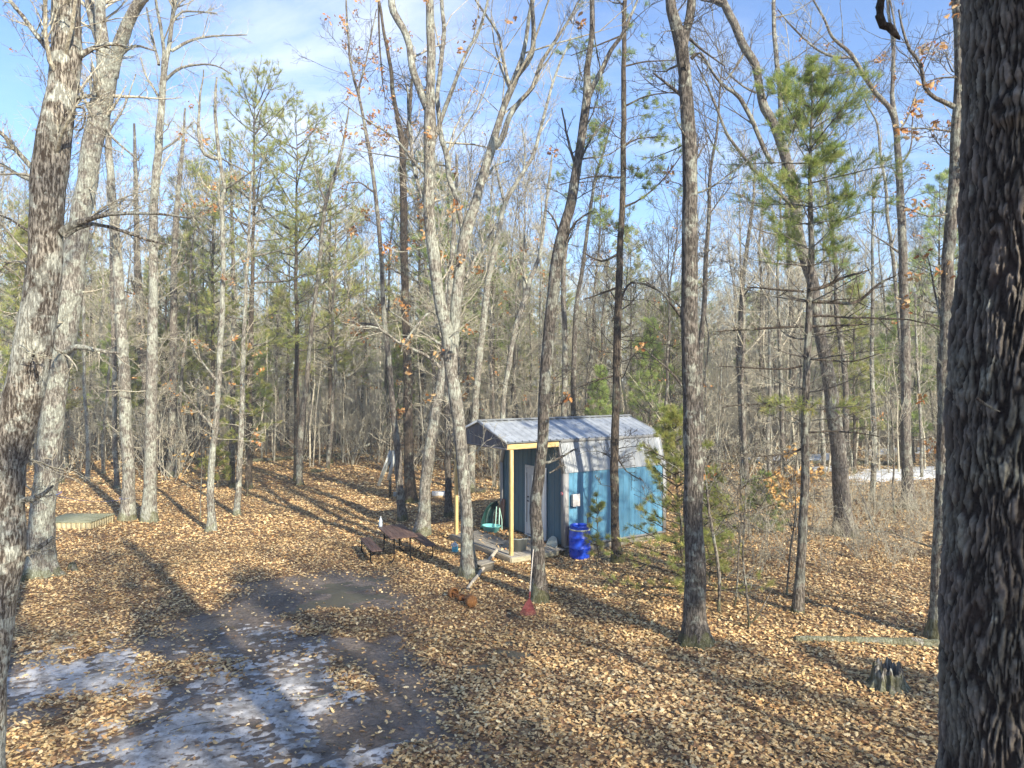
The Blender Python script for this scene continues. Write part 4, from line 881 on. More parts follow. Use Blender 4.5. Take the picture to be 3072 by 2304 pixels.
# ---------------------------------------------------------------- background forest: prototypes, then copies
def bare_proto(seed, h, r0, bk, crown=.45, nl=16, lean=.6, leafy=0):
    rs = RS(seed); n = 12; t = np.linspace(0, 1, n)
    wob = np.cumsum(rs.randn(n, 2)*.09, 0)
    r0 *= .82; rows = np.stack([wob[:, 0]+lean*t*rs.randn()*.8, wob[:, 1]+lean*t*rs.randn()*.8, t*h-.25*(t == 0), np.maximum(r0*(1-t)**.75+.01, .012)], -1); rows[:, :2] -= rows[0, :2]
    tr = smooth(rows, .4); full = resample(tr, 22)[None]
    T = Geo()
    A, R = grow(full[..., :3], full[..., 3], nl, rs, crown, 1., ang=(25, 55), M=6, up=.12, wob=.13, rr=.45, rmin=.02, lenabs=(1.5, 4.2))
    D, Q = grow(full[..., :3], full[..., 3], 16, rs, .1, .6, ang=(60, 95), M=5, up=.03, wob=.15, rr=.14, rmin=.009, lenabs=(.5, 1.8))
    P_ = np.concatenate([A, np.pad(D, ((0, 0), (0, 1), (0, 0)), mode='edge')+np.concatenate([np.zeros((len(D), 5, 3)), rs.randn(len(D), 1, 3)*.05], 1)]); Rp = np.concatenate([R, np.pad(Q, ((0, 0), (0, 1)), mode='edge')])
    A2, R2 = grow(P_, Rp, 9, rs, .15, 1, lf=(.25, .6), ang=(28, 60), M=4, up=.1, wob=.15, rr=.45, rmin=.010)
    A3, R3 = grow(A2, R2, 6, rs, .2, 1, lf=(.35, .75), ang=(25, 60), M=3, up=.06, wob=.18, rr=.6, rmin=.008)
    for a_, r_, k in ((A, R, 5), (D, Q, 3), (A2, R2, 3), (A3, R3, 3)): v, f = tubes(a_, r_, k); T.add(v, f)
    e = empty('bare_tree'); ob = [obj('trunk', trunk_geo(tr, 9, rs, .04, 1.), M[bk], e, True), obj('crown', T, M['twig' if bk != 'bark_brown' else 'bark_grey'], e, True)]
    if leafy: v, f, c = cluster_leaves(A3, rs, leafy, 4, .12, .13, OAK, OW, 'flat'); ob.append(obj('dead_leaves', Geo().add(v, f, c), M['leaf'], e))
    return e
def sap_proto(seed, h, bk='bark_grey'):
    rs = RS(seed); n = 8; t = np.linspace(0, 1, n); wob = np.cumsum(rs.randn(n, 2)*.07, 0)
    rows = np.stack([wob[:, 0], wob[:, 1], t*h-.2*(t == 0), .034*(1-t)+.008], -1); rows[:, :2] -= rows[0, :2]; tr = smooth(rows, .35)
    full = resample(tr, 14)[None]; T = Geo(); A, R = grow(full[..., :3], full[..., 3], 14, rs, .2, 1, ang=(25, 65), M=5, up=.1, wob=.14, rr=.4, rmin=.009, lenabs=(.5, 1.7)); A2, R2 = grow(A, R, 5, rs, M=4, rmin=.007, wob=.18)
    for a_, r_ in ((A, R), (A2, R2)): v, f = tubes(a_, r_, 3); T.add(v, f)
    e = empty('bare_sapling'); obj('trunk', trunk_geo(tr, 6, rs, .03), M[bk], e, True); obj('twigs', T, M['twig'], e, True); return e
def pine_proto(seed, h, r0, c0, R_, pal, tint=1., sparse=.1, lean=(0, 0)):
    rs = RS(seed); tr, T, Fo = pine_parts(h, r0, c0, R_, rs, pal, .50, 7, .21, .013, 5, 17, None, lean, 22, .008, tint, sparse)
    e = empty('pine_tree'); obj('trunk', trunk_geo(tr, 9, rs, .03, flare=1), M['bark_pine'], e, True); obj('limbs', T, M['bark_pine'], e, True); obj('foliage', Fo, M['needles'], e); return e
def broad_pine(seed, h, R_, c0):
    rs = RS(seed); tr, T, Fo = pine_parts(h, .16, c0, R_, rs, NEEDY, .60, 9, .19, .012, 5, 16, lambda u: (.45+.6*math.sin(math.pi*min(1, .15+u*.75))) * (1 if u < .85 else (1.35-u)/.5), (.3, 0), 26, .009, 1.12, .42, curve=.085)
    e = empty('pine_tree'); obj('trunk', trunk_geo(tr, 9, rs, .03, flare=1), M['bark_pine'], e, True); obj('limbs', T, M['bark_grey'], e, True); obj('foliage', Fo, M['needles'], e); return e
USED = set()
def pick(ks, fn):
    for k in ks:
        if fn(k) not in USED: USED.add(fn(k)); return k
    return ks[0]
def clone(src, loc, rz, sc, label, cat, group):
    r = src.copy(); COL.objects.link(r); r.location = loc; r.rotation_euler = (0, 0, rz); r.scale = (sc, sc, sc); tag(r, label, cat, group)
    for ch in src.children:
        c = ch.copy(); COL.objects.link(c); c.parent = r
    return r
def place(src, loc, rz, sc, label, cat, group):
    if not src.get('label'):
        src.location = loc; src.rotation_euler = (0, 0, rz); src.scale = (sc, sc, sc); tag(src, label, cat, group); return src
    return clone(src, loc, rz, sc, label, cat, group)
BARE = [bare_proto(601, 16, .15, 'bark_grey'), bare_proto(602, 18, .17, 'bark_pale', .5), bare_proto(603, 15, .11, 'bark_grey', .4, 18, .9), bare_proto(604, 17, .14, 'bark_brown', .5, 14, .5, 30),
        bare_proto(605, 14, .10, 'bark_pale', .4, 18, 1.0), bare_proto(606, 19, .18, 'bark_brown', .55), bare_proto(607, 13, .08, 'bark_grey', .35, 16, 1.2, 22)]
SAP = [sap_proto(620+i, h, b) for i, (h, b) in enumerate(((5.5, 'bark_grey'), (7, 'bark_pale'), (4, 'bark_brown'), (8.5, 'bark_grey')))]
PINE = [pine_proto(640, 15, .14, 5, 2.7, NEED, 1.15, .35), pine_proto(641, 17, .16, 7, 2.9, NEED, 1.25, .42), pine_proto(642, 12, .11, 3, 2.4, NEEDY, 1.05, .3), pine_proto(643, 18.5, .17, 8.0, 3.1, NEEDY, 1.2, .4), pine_proto(644, 9, .08, 1.6, 2.0, NEED, 1.3, .2), broad_pine(645, 18.5, 3.3, 6.5), broad_pine(646, 16.5, 3.0, 5.)]
rs = RS(909)
BL = ['straight grey bare tree', 'pale lichened bare tree', 'crooked grey bare tree', 'brown orange-leaved tree', 'slim pale bare tree', 'tall brown bare tree', 'thin grey orange-leaved tree']
PL = ['dark green pine', 'high-crowned green pine', 'bushy yellow-green pine', 'tall thin yellow-green pine', 'short full green pine', 'broad wispy pine', 'airy round-topped pine']
taken = list(TREES)+[(2.3, 22), (4, 23), (.5, 22), (3, 24.5), (1, 24), (5.2, 23.5)]
def free(x, y, md): return all((x-a)**2+(y-b)**2 > md*md for a, b in taken)
def spot(y0, y1, md, cond=None, tries=400):
    for _ in range(tries):
        y = math.sqrt(rs.uniform(y0*y0, y1*y1)); x = rs.uniform(-.80, .80)*y
        if free(x, y, md) and (cond is None or cond(x, y)): taken.append((x, y)); return x, y
    return None
def clearing(x, y):           # outside the leaf clearing, the mud and the shed
    px = CX+FP*x/y
    if px < 560: return y > 33
    if px < 1000: return y > 38
    if px < 1330: return y > 37
    if px < 2000: return y > 28.5
    return y > 24
LM = [(-400, 'leftmost mottled tree'), (120, 'forked grey tree'), (400, 'close pale pair'), (640, 'kinked pale tree'), (900, 'crooked slim tree'), (1215, 'dark straight trunk'), (1390, 'twin-stemmed tree'), (1600, 'shed door tree'), (1850, 'slim straight pine'),
      (2080, 'tall dark tree'), (2420, 'young pine'), (2560, 'curved trunk'), (2715, 'orange-leaved tree'), (2830, 'grey oak'), (3500, 'huge trunk')]
def where(x, y):
    px = CX+FP*x/y
    for (a, n0), (b, n1) in zip(LM, LM[1:]):
        if a <= px < b: return 'between the '+n0+' and the '+n1
    return 'beyond the left edge of the clearing' if px < 0 else 'beyond the right edge of the view'
# pines seen by their place
named_pines = [(745, 32, 5, 1.0, 'pine with a bright yellow-green crown top against the sky, left of centre', .3), (890, 34.5, 5, .98, 'second tall pine with a yellowish top, just right of the first one left of centre', 1.9),
               (1345, 33, 1, .86, 'dark dense pine rising behind the big twin-stemmed tree', 4.), (640, 40, 6, 1.0, 'full green pine behind the kinked pale tree', 2.2), (990, 42, 6, 1.05, 'broad green pine at the back of the leaf clearing', 5.),
               (500, 40, 2, 1.1, 'bushy pine behind the close pale pair of trunks', 1.), (1480, 42, 1, .9, 'pine showing between the twin-stemmed tree and the shed tree', .7), (1950, 36, 4, .9, 'short full pine right behind the shed far corner', 3.),
               (2700, 40, 4, 1.15, 'bright green pine low between the two grey trunks on the right', .2), (120, 36, 2, 1.2, 'pine behind the forked grey tree on the left', 2.), (1800, 31, 4, .62, 'small bright pine close behind the shed roof', 2.5)]
for px, y, pi, sc, lab, rz in named_pines:
    x = (px-CX)*y/FP; taken.append((x, y)); place(PINE[pi], (x, y, hz(x, y)-.1), rz, sc, lab, 'tree', None)
for i in range(58):
    s_ = spot(36, 74, 1.9, lambda x, y: clearing(x, y) and ((abs(x/y-.0) > .10) or y > 46))
    if not s_: continue
    x, y = s_; dp_ = ' ' if y < 44 else (' farther back ' if y < 54 else ' far back ' if y < 65 else ' deepest '); k = pick(rs.choice(7, 7, False, p=[.18, .14, .16, .10, .16, .12, .14]), lambda k: PL[k]+dp_+where(x, y)); right = x/y > .03
    place(PINE[k], (x, y, hz(x, y)-.1), rs.rand()*6.28, rs.uniform(.7, 1.0) if right else rs.uniform(.8, 1.1), PL[k]+dp_+where(x, y), 'tree', 'green pines of the surrounding woods')
for i in range(165):
    s_ = spot(25, 62, 1.1, clearing)
    if not s_: continue
    x, y = s_; right = x/y > .03; dp_ = ' near, ' if y < 34 else (' ' if y < 44 else (' far, ' if y < 54 else ' farthest, ')); k = pick(rs.permutation(7), lambda k: BL[k]+dp_+where(x, y))
    place(BARE[k], (x, y, hz(x, y)), rs.rand()*6.28, rs.uniform(.65, .95) if right else rs.uniform(.85, 1.12), BL[k]+dp_+where(x, y), 'tree', 'bare trees of the surrounding woods')
for i in range(95):
    s_ = spot(21, 50, .6, lambda x, y: clearing(x, y) or (x > 6.5 and y > 17))
    if not s_: continue
    x, y = s_; dp_ = 'nearest ' if y < 25 else 'near ' if y < 31 else ('' if y < 36 else ('farther back ' if y < 41 else ('far back ' if y < 46 else 'deepest '))); SL = ('thin', 'pale', 'low brown', 'tall thin'); k = pick(list(rs.permutation(4)), lambda k: SL[k]+' leafless sapling '+dp_+where(x, y)); place(SAP[k], (x, y, hz(x, y)), rs.rand()*6.28, rs.uniform(.5, 1.1), SL[k]+' leafless sapling '+dp_+where(x, y), 'sapling', 'leafless saplings of the undergrowth')
# trees standing behind the viewpoint: their shadows fall across the clearing
sh = [(1.5, -5, 1, 1.), (5.5, -4, 0, 1.), (8.5, -9, 5, 1.), (3.5, -12, 3, 1.), (12, -3, 2, 1.1), (15.5, -9, 1, .95), (10.5, 2.5, 4, 1.), (-2.5, -8, 0, 1.), (18, 1, 3, 1.), (13.5, 6.5, 6, 1.), (7, -16, 1, 1.), (20, -14, 5, 1.), (-6.5, -3, 2, 1.), (-3.5, -15, 4, 1.), (25, -5, 1, 1.), (21, 8, 0, 1.), (-10, 2.5, 4, .9)]
for x, y, k, sc in sh: place(BARE[k], (x, y, hz(x, y)), rs.rand()*6.28, sc, 'bare tree standing behind the viewpoint', 'tree', 'trees behind the viewpoint')
for x, y, k, sc in [(6.5, -8, 1, .9), (9.5, -4.5, 3, .85), (4, -17, 0, 1.), (7.0, -5.0, 0, .95), (6.2, .2, 3, .62), (1.2, -3.5, 1, .8), (15, -3, 0, .9), (13, 2.5, 4, .8)]: place(PINE[k], (x, y, hz(x, y)), rs.rand()*6.28, sc, 'pine standing behind the viewpoint', 'tree', 'trees behind the viewpoint')

# ---- far woods and brush that read as one mass
def mesh_arrays(o):
    me = o.data; V = np.empty(len(me.vertices)*3); me.vertices.foreach_get('co', V); return V.reshape(-1, 3)
def lowtree(seed, h):
    rs = RS(seed); t = np.linspace(0, 1, 7); wob = np.cumsum(rs.randn(7, 2)*.15, 0)
    rows = np.stack([wob[:, 0], wob[:, 1], t*h-.5*(t == 0), .12*(1-t)+.02], -1); full = resample(rows, 12)[None]
    A, R = grow(full[..., :3], full[..., 3], 15, rs, .3, 1, ang=(25, 60), M=4, up=.1, wob=.15, rr=.4, rmin=.026, lenabs=(1.2, 3.6)); A2, R2 = grow(A, R, 8, rs, M=3, rmin=.018, lf=(.3, .6)); A3, R3 = grow(A2, R2, 4, rs, M=3, rmin=.013, lf=(.4, .8))
    g = Geo(); v, f = tubes(full[..., :3], full[..., 3], 4); g.add(v, f)
    for a_, r_ in ((A, R), (A2, R2), (A3, R3)): v, f = tubes(a_, r_, 3); g.add(v, f)
    return g
LT = [lowtree(700+i, h) for i, h in enumerate((15, 13, 17))]
def lowpine(seed, h, c0, pal):
    rs = RS(seed); tr, T, Fo = pine_parts(h, .14, c0, 2.7, rs, pal, .8, 5, .42, .09, 5, 6, None, (0, 0), 0, .02, 1., .1); return T, Fo
LP_ = [lowpine(710, 15, 3, NEED), lowpine(711, 12, 2, NEEDY)]
FW, FN = Geo(), Geo()
def put(src, dst, x, y, z, a, s):
    ca, sa = math.cos(a)*s, math.sin(a)*s
    R = np.array([[ca, -sa, 0], [sa, ca, 0], [0, 0, s]]); off = np.array([x, y, z]); n0 = dst.n
    V = np.concatenate(src.v)@R.T+off; dst.v.append(V); dst.c.append(np.concatenate(src.c)); dst.hasc |= src.hasc; dst.n += len(V)
    for k, fs in src.f.items(): dst.f.setdefault(k, []).append(np.concatenate(fs)+n0)
rs = RS(31)
for i in range(430):
    y = math.sqrt(rs.uniform(56**2, 150**2)); x = rs.uniform(-.95, .95)*y; put(LT[i % 3], FW, x, y, hz(x, y), rs.rand()*6.28, rs.uniform(.8, 1.15)*(.9 if x > 2 else 1.08))
for i in range(150):
    y = math.sqrt(rs.uniform(62**2, 150**2)); x = rs.uniform(-.95, .95)*y; T, Fo = LP_[i % 2]; s = rs.uniform(.85, 1.2)*(.92 if x > 2 else 1.05); a = rs.rand()*6.28; z = hz(x, y); put(T, FW, x, y, z, a, s); put(Fo, FN, x, y, z, a, s)
fw = obj('distant_woods', FW, M['twig']); tag(fw, 'mass of bare far-off woods closing the view behind the nearer trees', 'woods', kind='stuff')
fn = obj('distant_pines', FN, M['needles']); tag(fn, 'far-off green pines mixed into the distant woods', 'woods', kind='stuff')
def shrub(seed):
    rs = RS(seed); n = 7; P0 = np.zeros((n, 3)); P0[:, :2] = rs.randn(n, 2)*.15; A = nrm(np.stack([rs.randn(n)*.35, rs.randn(n)*.35, np.ones(n)], -1)); l = rs.uniform(.8, 2.8, n); P = [P0]; d = A
    for k in range(4): d = nrm(d+rs.randn(n, 3)*.13); P.append(P[-1]+d*(l/4)[:, None])
    B = np.stack(P, 1); R = np.broadcast_to(np.array([.012, .011, .010, .008, .006]), (n, 5)); B2, R2 = grow(B, R, 5, rs, M=3, rmin=.006, lf=(.25, .5), ang=(25, 60)); B3, R3 = grow(B2, R2, 2, rs, M=3, rmin=.005)
    g = Geo()
    for a_, r_ in ((B, R), (B2, R2), (B3, R3)): v, f = tubes(a_, r_, 3); g.add(v, f)
    return g
def stem(seed):
    rs = RS(seed); h = rs.uniform(5, 11); t = np.linspace(0, 1, 6); wob = np.cumsum(rs.randn(6, 2)*.14, 0); rows = np.stack([wob[:, 0], wob[:, 1], t*h-.3*(t == 0), .05*(1-t)+.012], -1); full = rows[None]
    A, R = grow(full[..., :3], full[..., 3], 13, rs, .25, 1, ang=(25, 65), M=4, up=.08, wob=.14, rr=.35, rmin=.014, lenabs=(.7, 2.2)); A2, R2 = grow(A, R, 4, rs, M=3, rmin=.011, lf=(.3, .6)); g = Geo()
    for a_, r_, k in ((full[..., :3], full[..., 3], 4), (A, R, 3), (A2, R2, 3)): v, f = tubes(a_, r_, k); g.add(v, f)
    return g
ST = [stem(750+i) for i in range(7)]; SG = Geo()
for i in range(1300):
    y = math.sqrt(rs.uniform(36**2, 95**2)); x = rs.uniform(-.85, .85)*y
    if clearing(x, y) and y > 40 or x > 0 and y > 30: put(ST[i % 7], SG, x, y, hz(x, y), rs.rand()*6.28, rs.uniform(.7, 1.25))
sg = obj('thicket', SG, M['twig'], None, True); tag(sg, 'dense thicket of thin pale upright stems filling the middle of the woods', 'thicket', kind='stuff')
SH = [shrub(730+i) for i in range(5)]; UB = Geo()
for i in range(1000):
    y = math.sqrt(rs.uniform(20**2, 85**2)); x = rs.uniform(-.85, .85)*y; px = CX+FP*x/y
    ok = clearing(x, y) or (px > 2100 and y > 17.5)
    if not ok or (px < 1000 and rs.rand() < .45) or (2350 < px < 2870 and 30 < y < 42): continue
    put(SH[i % 5], UB, x, y, hz(x, y)-.03, rs.rand()*6.28, rs.uniform(.4, 1.3)*(1.9 if y > 34 else .9))
for i in range(150):
    px = rs.uniform(2130, 2900); y = rs.uniform(17.5, 31); x = (px-CX)*y/FP
    put(SH[i % 5], UB, x, y, hz(x, y)-.03, rs.rand()*6.28, rs.uniform(.25, .7))
ub = obj('undergrowth', UB, M['twig']); tag(ub, 'tangle of thin leafless brush stems filling the woods behind the clearing', 'undergrowth', kind='stuff')

# ---------------------------------------------------------------- the shed
def metal(name, col, rough=.45, met=.0, var=.12, dirt=None, spec=.5):
    m, nt, p, o = mat(name); v = posn(nt, (1, 1, .35), 'obj'); v1 = posn(nt, (1, 1, 1), 'obj')
    n = noi(nt, v, 3.2, 6, .62); n2 = noi(nt, v1, 1.1, 4)
    c = mix(nt, rng(nt, n, .3, .7), tuple(x*(1-var) for x in col), tuple(min(1, x*(1+var)) for x in col))
    if dirt:
        c = mix(nt, rng(nt, noi(nt, v, 7, 6, .7), .5, .74, 0, .55), c, dirt)
    L(nt, c, p.inputs['Base Color']); p.inputs['Metallic'].default_value = met; L(nt, rng(nt, n2, .3, .7, rough-.1, rough+.12), p.inputs['Roughness'])
    p.inputs['Specular IOR Level'].default_value = spec; bump(nt, p, n2, .12, .02); return m
M['blue_metal'] = metal('blue_siding', (.095, .255, .385), .45, .0, .2, (.14, .23, .27))
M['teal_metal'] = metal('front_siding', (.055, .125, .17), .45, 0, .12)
M['gable_metal'] = metal('gable_siding', (.10, .10, .115), .5, 0, .15)
M['silver'] = metal('galvanised_panel', (.25, .265, .28), .5, .15, .16, (.17, .18, .185))
M['roof'] = metal('galvanised_roof', (.50, .53, .56), .36, .4, .16, (.22, .24, .25))
M['trim'] = metal('grey_trim', (.27, .27, .27), .5, 0, .08)
M['white'] = plain('white_paint', (.58, .60, .62), .45, 0, .05)
M['black'] = plain('black_metal', (.02, .02, .022), .45, .6, .2)
M['yellow_wood'] = wood('new_lumber', (.48, .33, .13), (.68, .52, .25), 'z')
M['beam_wood'] = wood('new_lumber_beam', (.46, .31, .13), (.64, .48, .25), 'x')
M['grey_wood'] = wood('weathered_boards', (.21, .185, .155), (.42, .38, .31), 'y', grey=(.26, .25, .23))
M['rim_wood'] = wood('treated_rim', (.27, .25, .17), (.46, .42, .30), 'x')
SA = math.atan2(.541, .841)
C0 = np.array([1.507, 20.06])
shed = empty('shed', (C0[0], C0[1], 0), SA); tag(shed, 'small blue metal-sided shed with silver gambrel roof, open front porch and plank deck', 'shed')
def S3(u, v): c, s = math.cos(SA), math.sin(SA); return np.array([C0[0]+u*c-v*s, C0[1]+u*s+v*c])
def panel(A0, A1, B0, B1, Nv, ribs=.23, topf=None, rw=.022, rh=.020, minor=True):
    """ribbed sheet between rail A0->A1 and rail B0->B1; ribs run from one rail to the other"""
    A0, A1, B0, B1, Nv = [np.array(q, float) for q in (A0, A1, B0, B1, Nv)]; Ln = np.linalg.norm(A1-A0)
    pr = [(0, 0)]; s = .06
    while s < Ln-.06:
        pr += [(s-rw, 0), (s-rw*.5, rh), (s+rw*.5, rh), (s+rw, 0)]
        if minor and s+ribs/2 < Ln-.05:
            q = s+ribs/2
            for dq in (-.035, .035): pr += [(q+dq-.008, 0), (q+dq, .005), (q+dq+.008, 0)]
        s += ribs
    pr.append((Ln, 0))
    if topf:
        for kk in topf[1]: pr.append((kk, 0))
        pr.sort()
    v = []
    for s_, o_ in pr:
        t = s_/Ln; a = A0*(1-t)+A1*t; b = B0*(1-t)+B1*t
        if topf: b = a.copy(); b[2] = topf[0](s_)
        v += [a+Nv*o_, b+Nv*o_]
    n = len(pr); F = np.array([[2*i, 2*i+2, 2*i+3, 2*i+1] for i in range(n-1)])
    return Geo().add(v, F)
LS, WD, ZB, ZK, ZE, ZR, Q = 3.87, 3.42, .22, 2.33, 3.24, 3.70, .28
PD = 1.83
obj('side_wall', panel((0, 0, ZB), (LS, 0, ZB), (0, 0, ZK), (LS, 0, ZK), (0, -1, 0), .235), M['blue_metal'], shed)
obj('side_wall', panel((LS, WD, ZB), (0, WD, ZB), (LS, WD, ZK), (0, WD, ZK), (0, 1, 0), .235), M['blue_metal'], shed)
SR = Q
def ptop(s):  # gambrel outline across the gable wall
    s = min(max(s, 0), WD); s = min(s, WD-s)
    return ZK+(ZE-ZK)*s/SR if s < SR else ZE+(ZR-ZE)*(s-SR)/(WD/2-SR)
kinks = [SR, WD/2, WD-SR]
obj('front_wall', panel((0, 0, ZB), (0, WD, ZB), (0, 0, ZK), (0, WD, ZK), (-1, 0, 0), .235, (lambda s: min(ptop(s)-.01, 3.16), kinks+[.25, WD-.25])), M['teal_metal'], shed)
obj('back_wall', panel((LS, WD, ZB), (LS, 0, ZB), (LS, WD, ZK), (LS, 0, ZK), (1, 0, 0), .235, (lambda s: ptop(s)-.01, kinks)), M['teal_metal'], shed)
dn = nrm(np.array([0, -(ZE-ZK), Q])); up_ = nrm(np.array([0, -(ZR-ZE), WD/2-SR]))
OV = .05
for sgn in (0, 1):
    fy = (lambda y: y) if sgn == 0 else (lambda y: WD-y); ns = 1 if sgn == 0 else -1
    g = panel((-.01, fy(-.03), ZK-.04), (LS+.03, fy(-.03), ZK-.04), (-.01, fy(SR-.03), ZE), (LS+.03, fy(SR-.03), ZE), np.array([0, dn[1]*ns, dn[2]]), .235)
    obj('upper_side_panel', g, M['silver'], shed)
    sl_ = (ZR-ZE)/(WD/2-SR)
    ey = SR-.10; ez = ZE-.10*sl_+.02
    g = panel((-PD-.04, fy(ey), ez), (LS+.06, fy(ey), ez), (-PD-.04, fy(WD/2), ZR+.03), (LS+.06, fy(WD/2), ZR+.03), np.array([0, up_[1]*ns, up_[2]]), .235, rw=.026, rh=.032)
    g2 = panel((-PD-.04, fy(ey), ez-.03), (LS+.06, fy(ey), ez-.03), (-PD-.04, fy(WD/2), ZR), (LS+.06, fy(WD/2), ZR), np.array([0, 0, 0]), 9, minor=False)
    g.merge(g2); obj('roof_slope', g, M['roof'], shed)
    # eave strip: pale flashing with a dark closure line under the ribs
    g = boxg(-PD-.03 if False else 0, LS+.05, *sorted((fy(ey+.012), fy(ey+.03))), ez-.09, ez-.006); obj('eave_trim', g, M['trim'], shed)
    obj('rake_trim', beam((LS+.065, fy(ey), ez-.02), (LS+.065, fy(WD/2), ZR+.01), .02, .09), M['trim'], shed)
    obj('rake_trim', beam((-PD-.05, fy(ey-.01), ez+.012), (-PD-.05, fy(WD/2), ZR+.042), .02, .07), M['roof'], shed)
obj('ridge_cap', beam((-PD-.06, WD/2, ZR+.05), (LS+.08, WD/2, ZR+.05), .22, .018).merge(beam((-PD-.06, WD/2, ZR+.068), (LS+.08, WD/2, ZR+.068), .09, .02)), M['silver'], shed)
for (x, y) in ((0, 0), (LS, 0), (0, WD), (LS, WD)):
    sx, sy = (1 if x == 0 else -1), (1 if y == 0 else -1)
    g = boxg(*sorted((x-sx*.028, x+sx*.10)), *sorted((y-sy*.032, y-sy*.024)), ZB-.03, ZK-.05)
    g.merge(boxg(*sorted((x-sx*.036, x-sx*.028)), *sorted((y-sy*.032, y+sy*.15)), ZB-.03, ZK-.05)); obj('corner_trim', g, M['trim'], shed)
for sgn in (0, 1):     # sloped corner strips following the gambrel on the front
    fy = (lambda y: y) if sgn == 0 else (lambda y: WD-y)
    g = beam((-.034, fy(.05), ZK-.06), (-.034, fy(SR+.03), ZE-.12), .012, .16, (0, 1, 0)); obj('corner_trim', g, M['trim'], shed)
obj('base_trim', boxg(-.02, LS+.02, -.032, -.010, ZB-.05, ZB+.01), M['trim'], shed)
obj('skid', boxg(.1, LS-.05, .05, .18, -.1, ZB-.05).merge(boxg(.1, LS-.05, WD-.18, WD-.05, -.1, ZB-.05)), M['grey_wood'], shed)
# porch gable panel under the roof
ZP = 3.12
def gtop(s): return ptop(min(max(s, SR-.09), WD-SR+.09))+0.0
y0, y1 = SR-.10, WD-SR+.10
def gt(s_): s = s_+y0; s = min(s, WD-s); return ZE+(ZR-ZE)*(s-SR)/(WD/2-SR)-.012
obj('gable_panel', panel((-PD, y0, ZP-.06), (-PD, y1, ZP-.06), (-PD, y0, 3.2), (-PD, y1, 3.2), (-1, 0, 0), .235, (lambda s: max(gt(s), ZP-.05), [WD/2-y0])), M['gable_metal'], shed)
obj('gable_trim', boxg(-PD-.03, -PD-.008, y0, y1, ZP-.10, ZP-.055), M['gable_metal'], shed)
for yy in (SR-.03, WD-SR-.07): obj('porch_beam', boxg(-PD+.01, -.04, yy, yy+.09, ZP-.10, ZP+.045), M['beam_wood'], shed, bevel=.004)
obj('porch_beam', boxg(-PD+.02, -PD+.06, SR+.07, WD-SR-.08, ZP-.05, ZP+.06), M['beam_wood'], shed, bevel=.004)
for yy in (SR-.04-.16, WD-SR-.05+.12):
    obj('porch_post', boxg(-PD+.06, -PD+.155, yy+.02, yy+.115, .165, ZP-.101), M['yellow_wood'], shed, bevel=.006)
obj('porch_ceiling', boxg(-PD+.07, -.05, SR+.08, WD-SR-.08, ZP+.055, ZP+.07), M['grey_wood'], shed)
# door
DY0, DY1, DZ0, DZ1 = .95, 1.88, .26, 2.26
door = obj('door', boxg(-.045, -.022, DY0, DY1, DZ0, DZ1), M['white'], shed, bevel=.004)
for a in (0, 1):
    obj('panel_groove', boxg(-.049, -.046, DY0+.14+.34*a*1, DY0+.42+.36*a, DZ0+.25, DZ0+.9).merge(boxg(-.049, -.046, DY0+.14+.34*a, DY0+.42+.36*a, DZ0+1.05, DZ0+1.8)), M['white'], door)
fr = boxg(-.062, -.022, DY0-.08, DY0-.008, DZ0-.02, DZ1+.08).merge(boxg(-.062, -.022, DY1+.008, DY1+.08, DZ0-.02, DZ1+.08)).merge(boxg(-.060, -.022, DY0-.007, DY1+.007, DZ1+.008, DZ1+.08)); obj('door_frame', fr, M['white'], shed, bevel=.003)
obj('door_handle', rodg((-.05, DY1-.09, DZ0+1.0), (-.11, DY1-.09, DZ0+1.0), .016).merge(rodg((-.11, DY1-.09, DZ0+1.0), (-.11, DY1-.20, DZ0+1.0), .010)), M['black'], door)
obj('door_handle', rodg((-.05, DY1-.09, DZ0+1.12), (-.075, DY1-.09, DZ0+1.12), .024), M['black'], door)
obj('door_latch', rodg((-.07, DY1-.03, DZ0+.35), (-.07, DY1-.03, DZ0+1.85), .008), M['black'], door)
obj('threshold', boxg(-.10, -.022, DY0-.08, DY1+.08, ZB-.01, DZ0-.022), M['white'], shed)
bx_ = obj('junction_box', boxg(.17, .40, -.135, -.03, 1.35, 1.68), plain('box_grey', (.36, .35, .35), .5), shed, bevel=.012)
obj('cover', boxg(.16, .41, -.150, -.137, 1.34, 1.69), plain('box_cover', (.42, .41, .41), .45), bx_, bevel=.006)
m_red = plain('red_print', (.62, .05, .09), .5); 
st = lathe([(0, .0), (.052, .0), (.052, .006), (0, .006)], 24); st.xf(Matrix.Translation((-.046, .11, 1.70)) @ Matrix.Rotation(-math.pi/2, 4, 'Y') @ Matrix.Translation((0, 0, -.003))); sk = obj('round_sticker', st, m_red, shed)
rg = lathe([(.022, .0), (.034, .0), (.034, .004), (.022, .004), (.022, 0)], 20); rg.xf(Matrix.Translation((-.0515, .11, 1.70)) @ Matrix.Rotation(-math.pi/2, 4, 'Y')); obj('sticker_ring', rg, M['white'], sk)
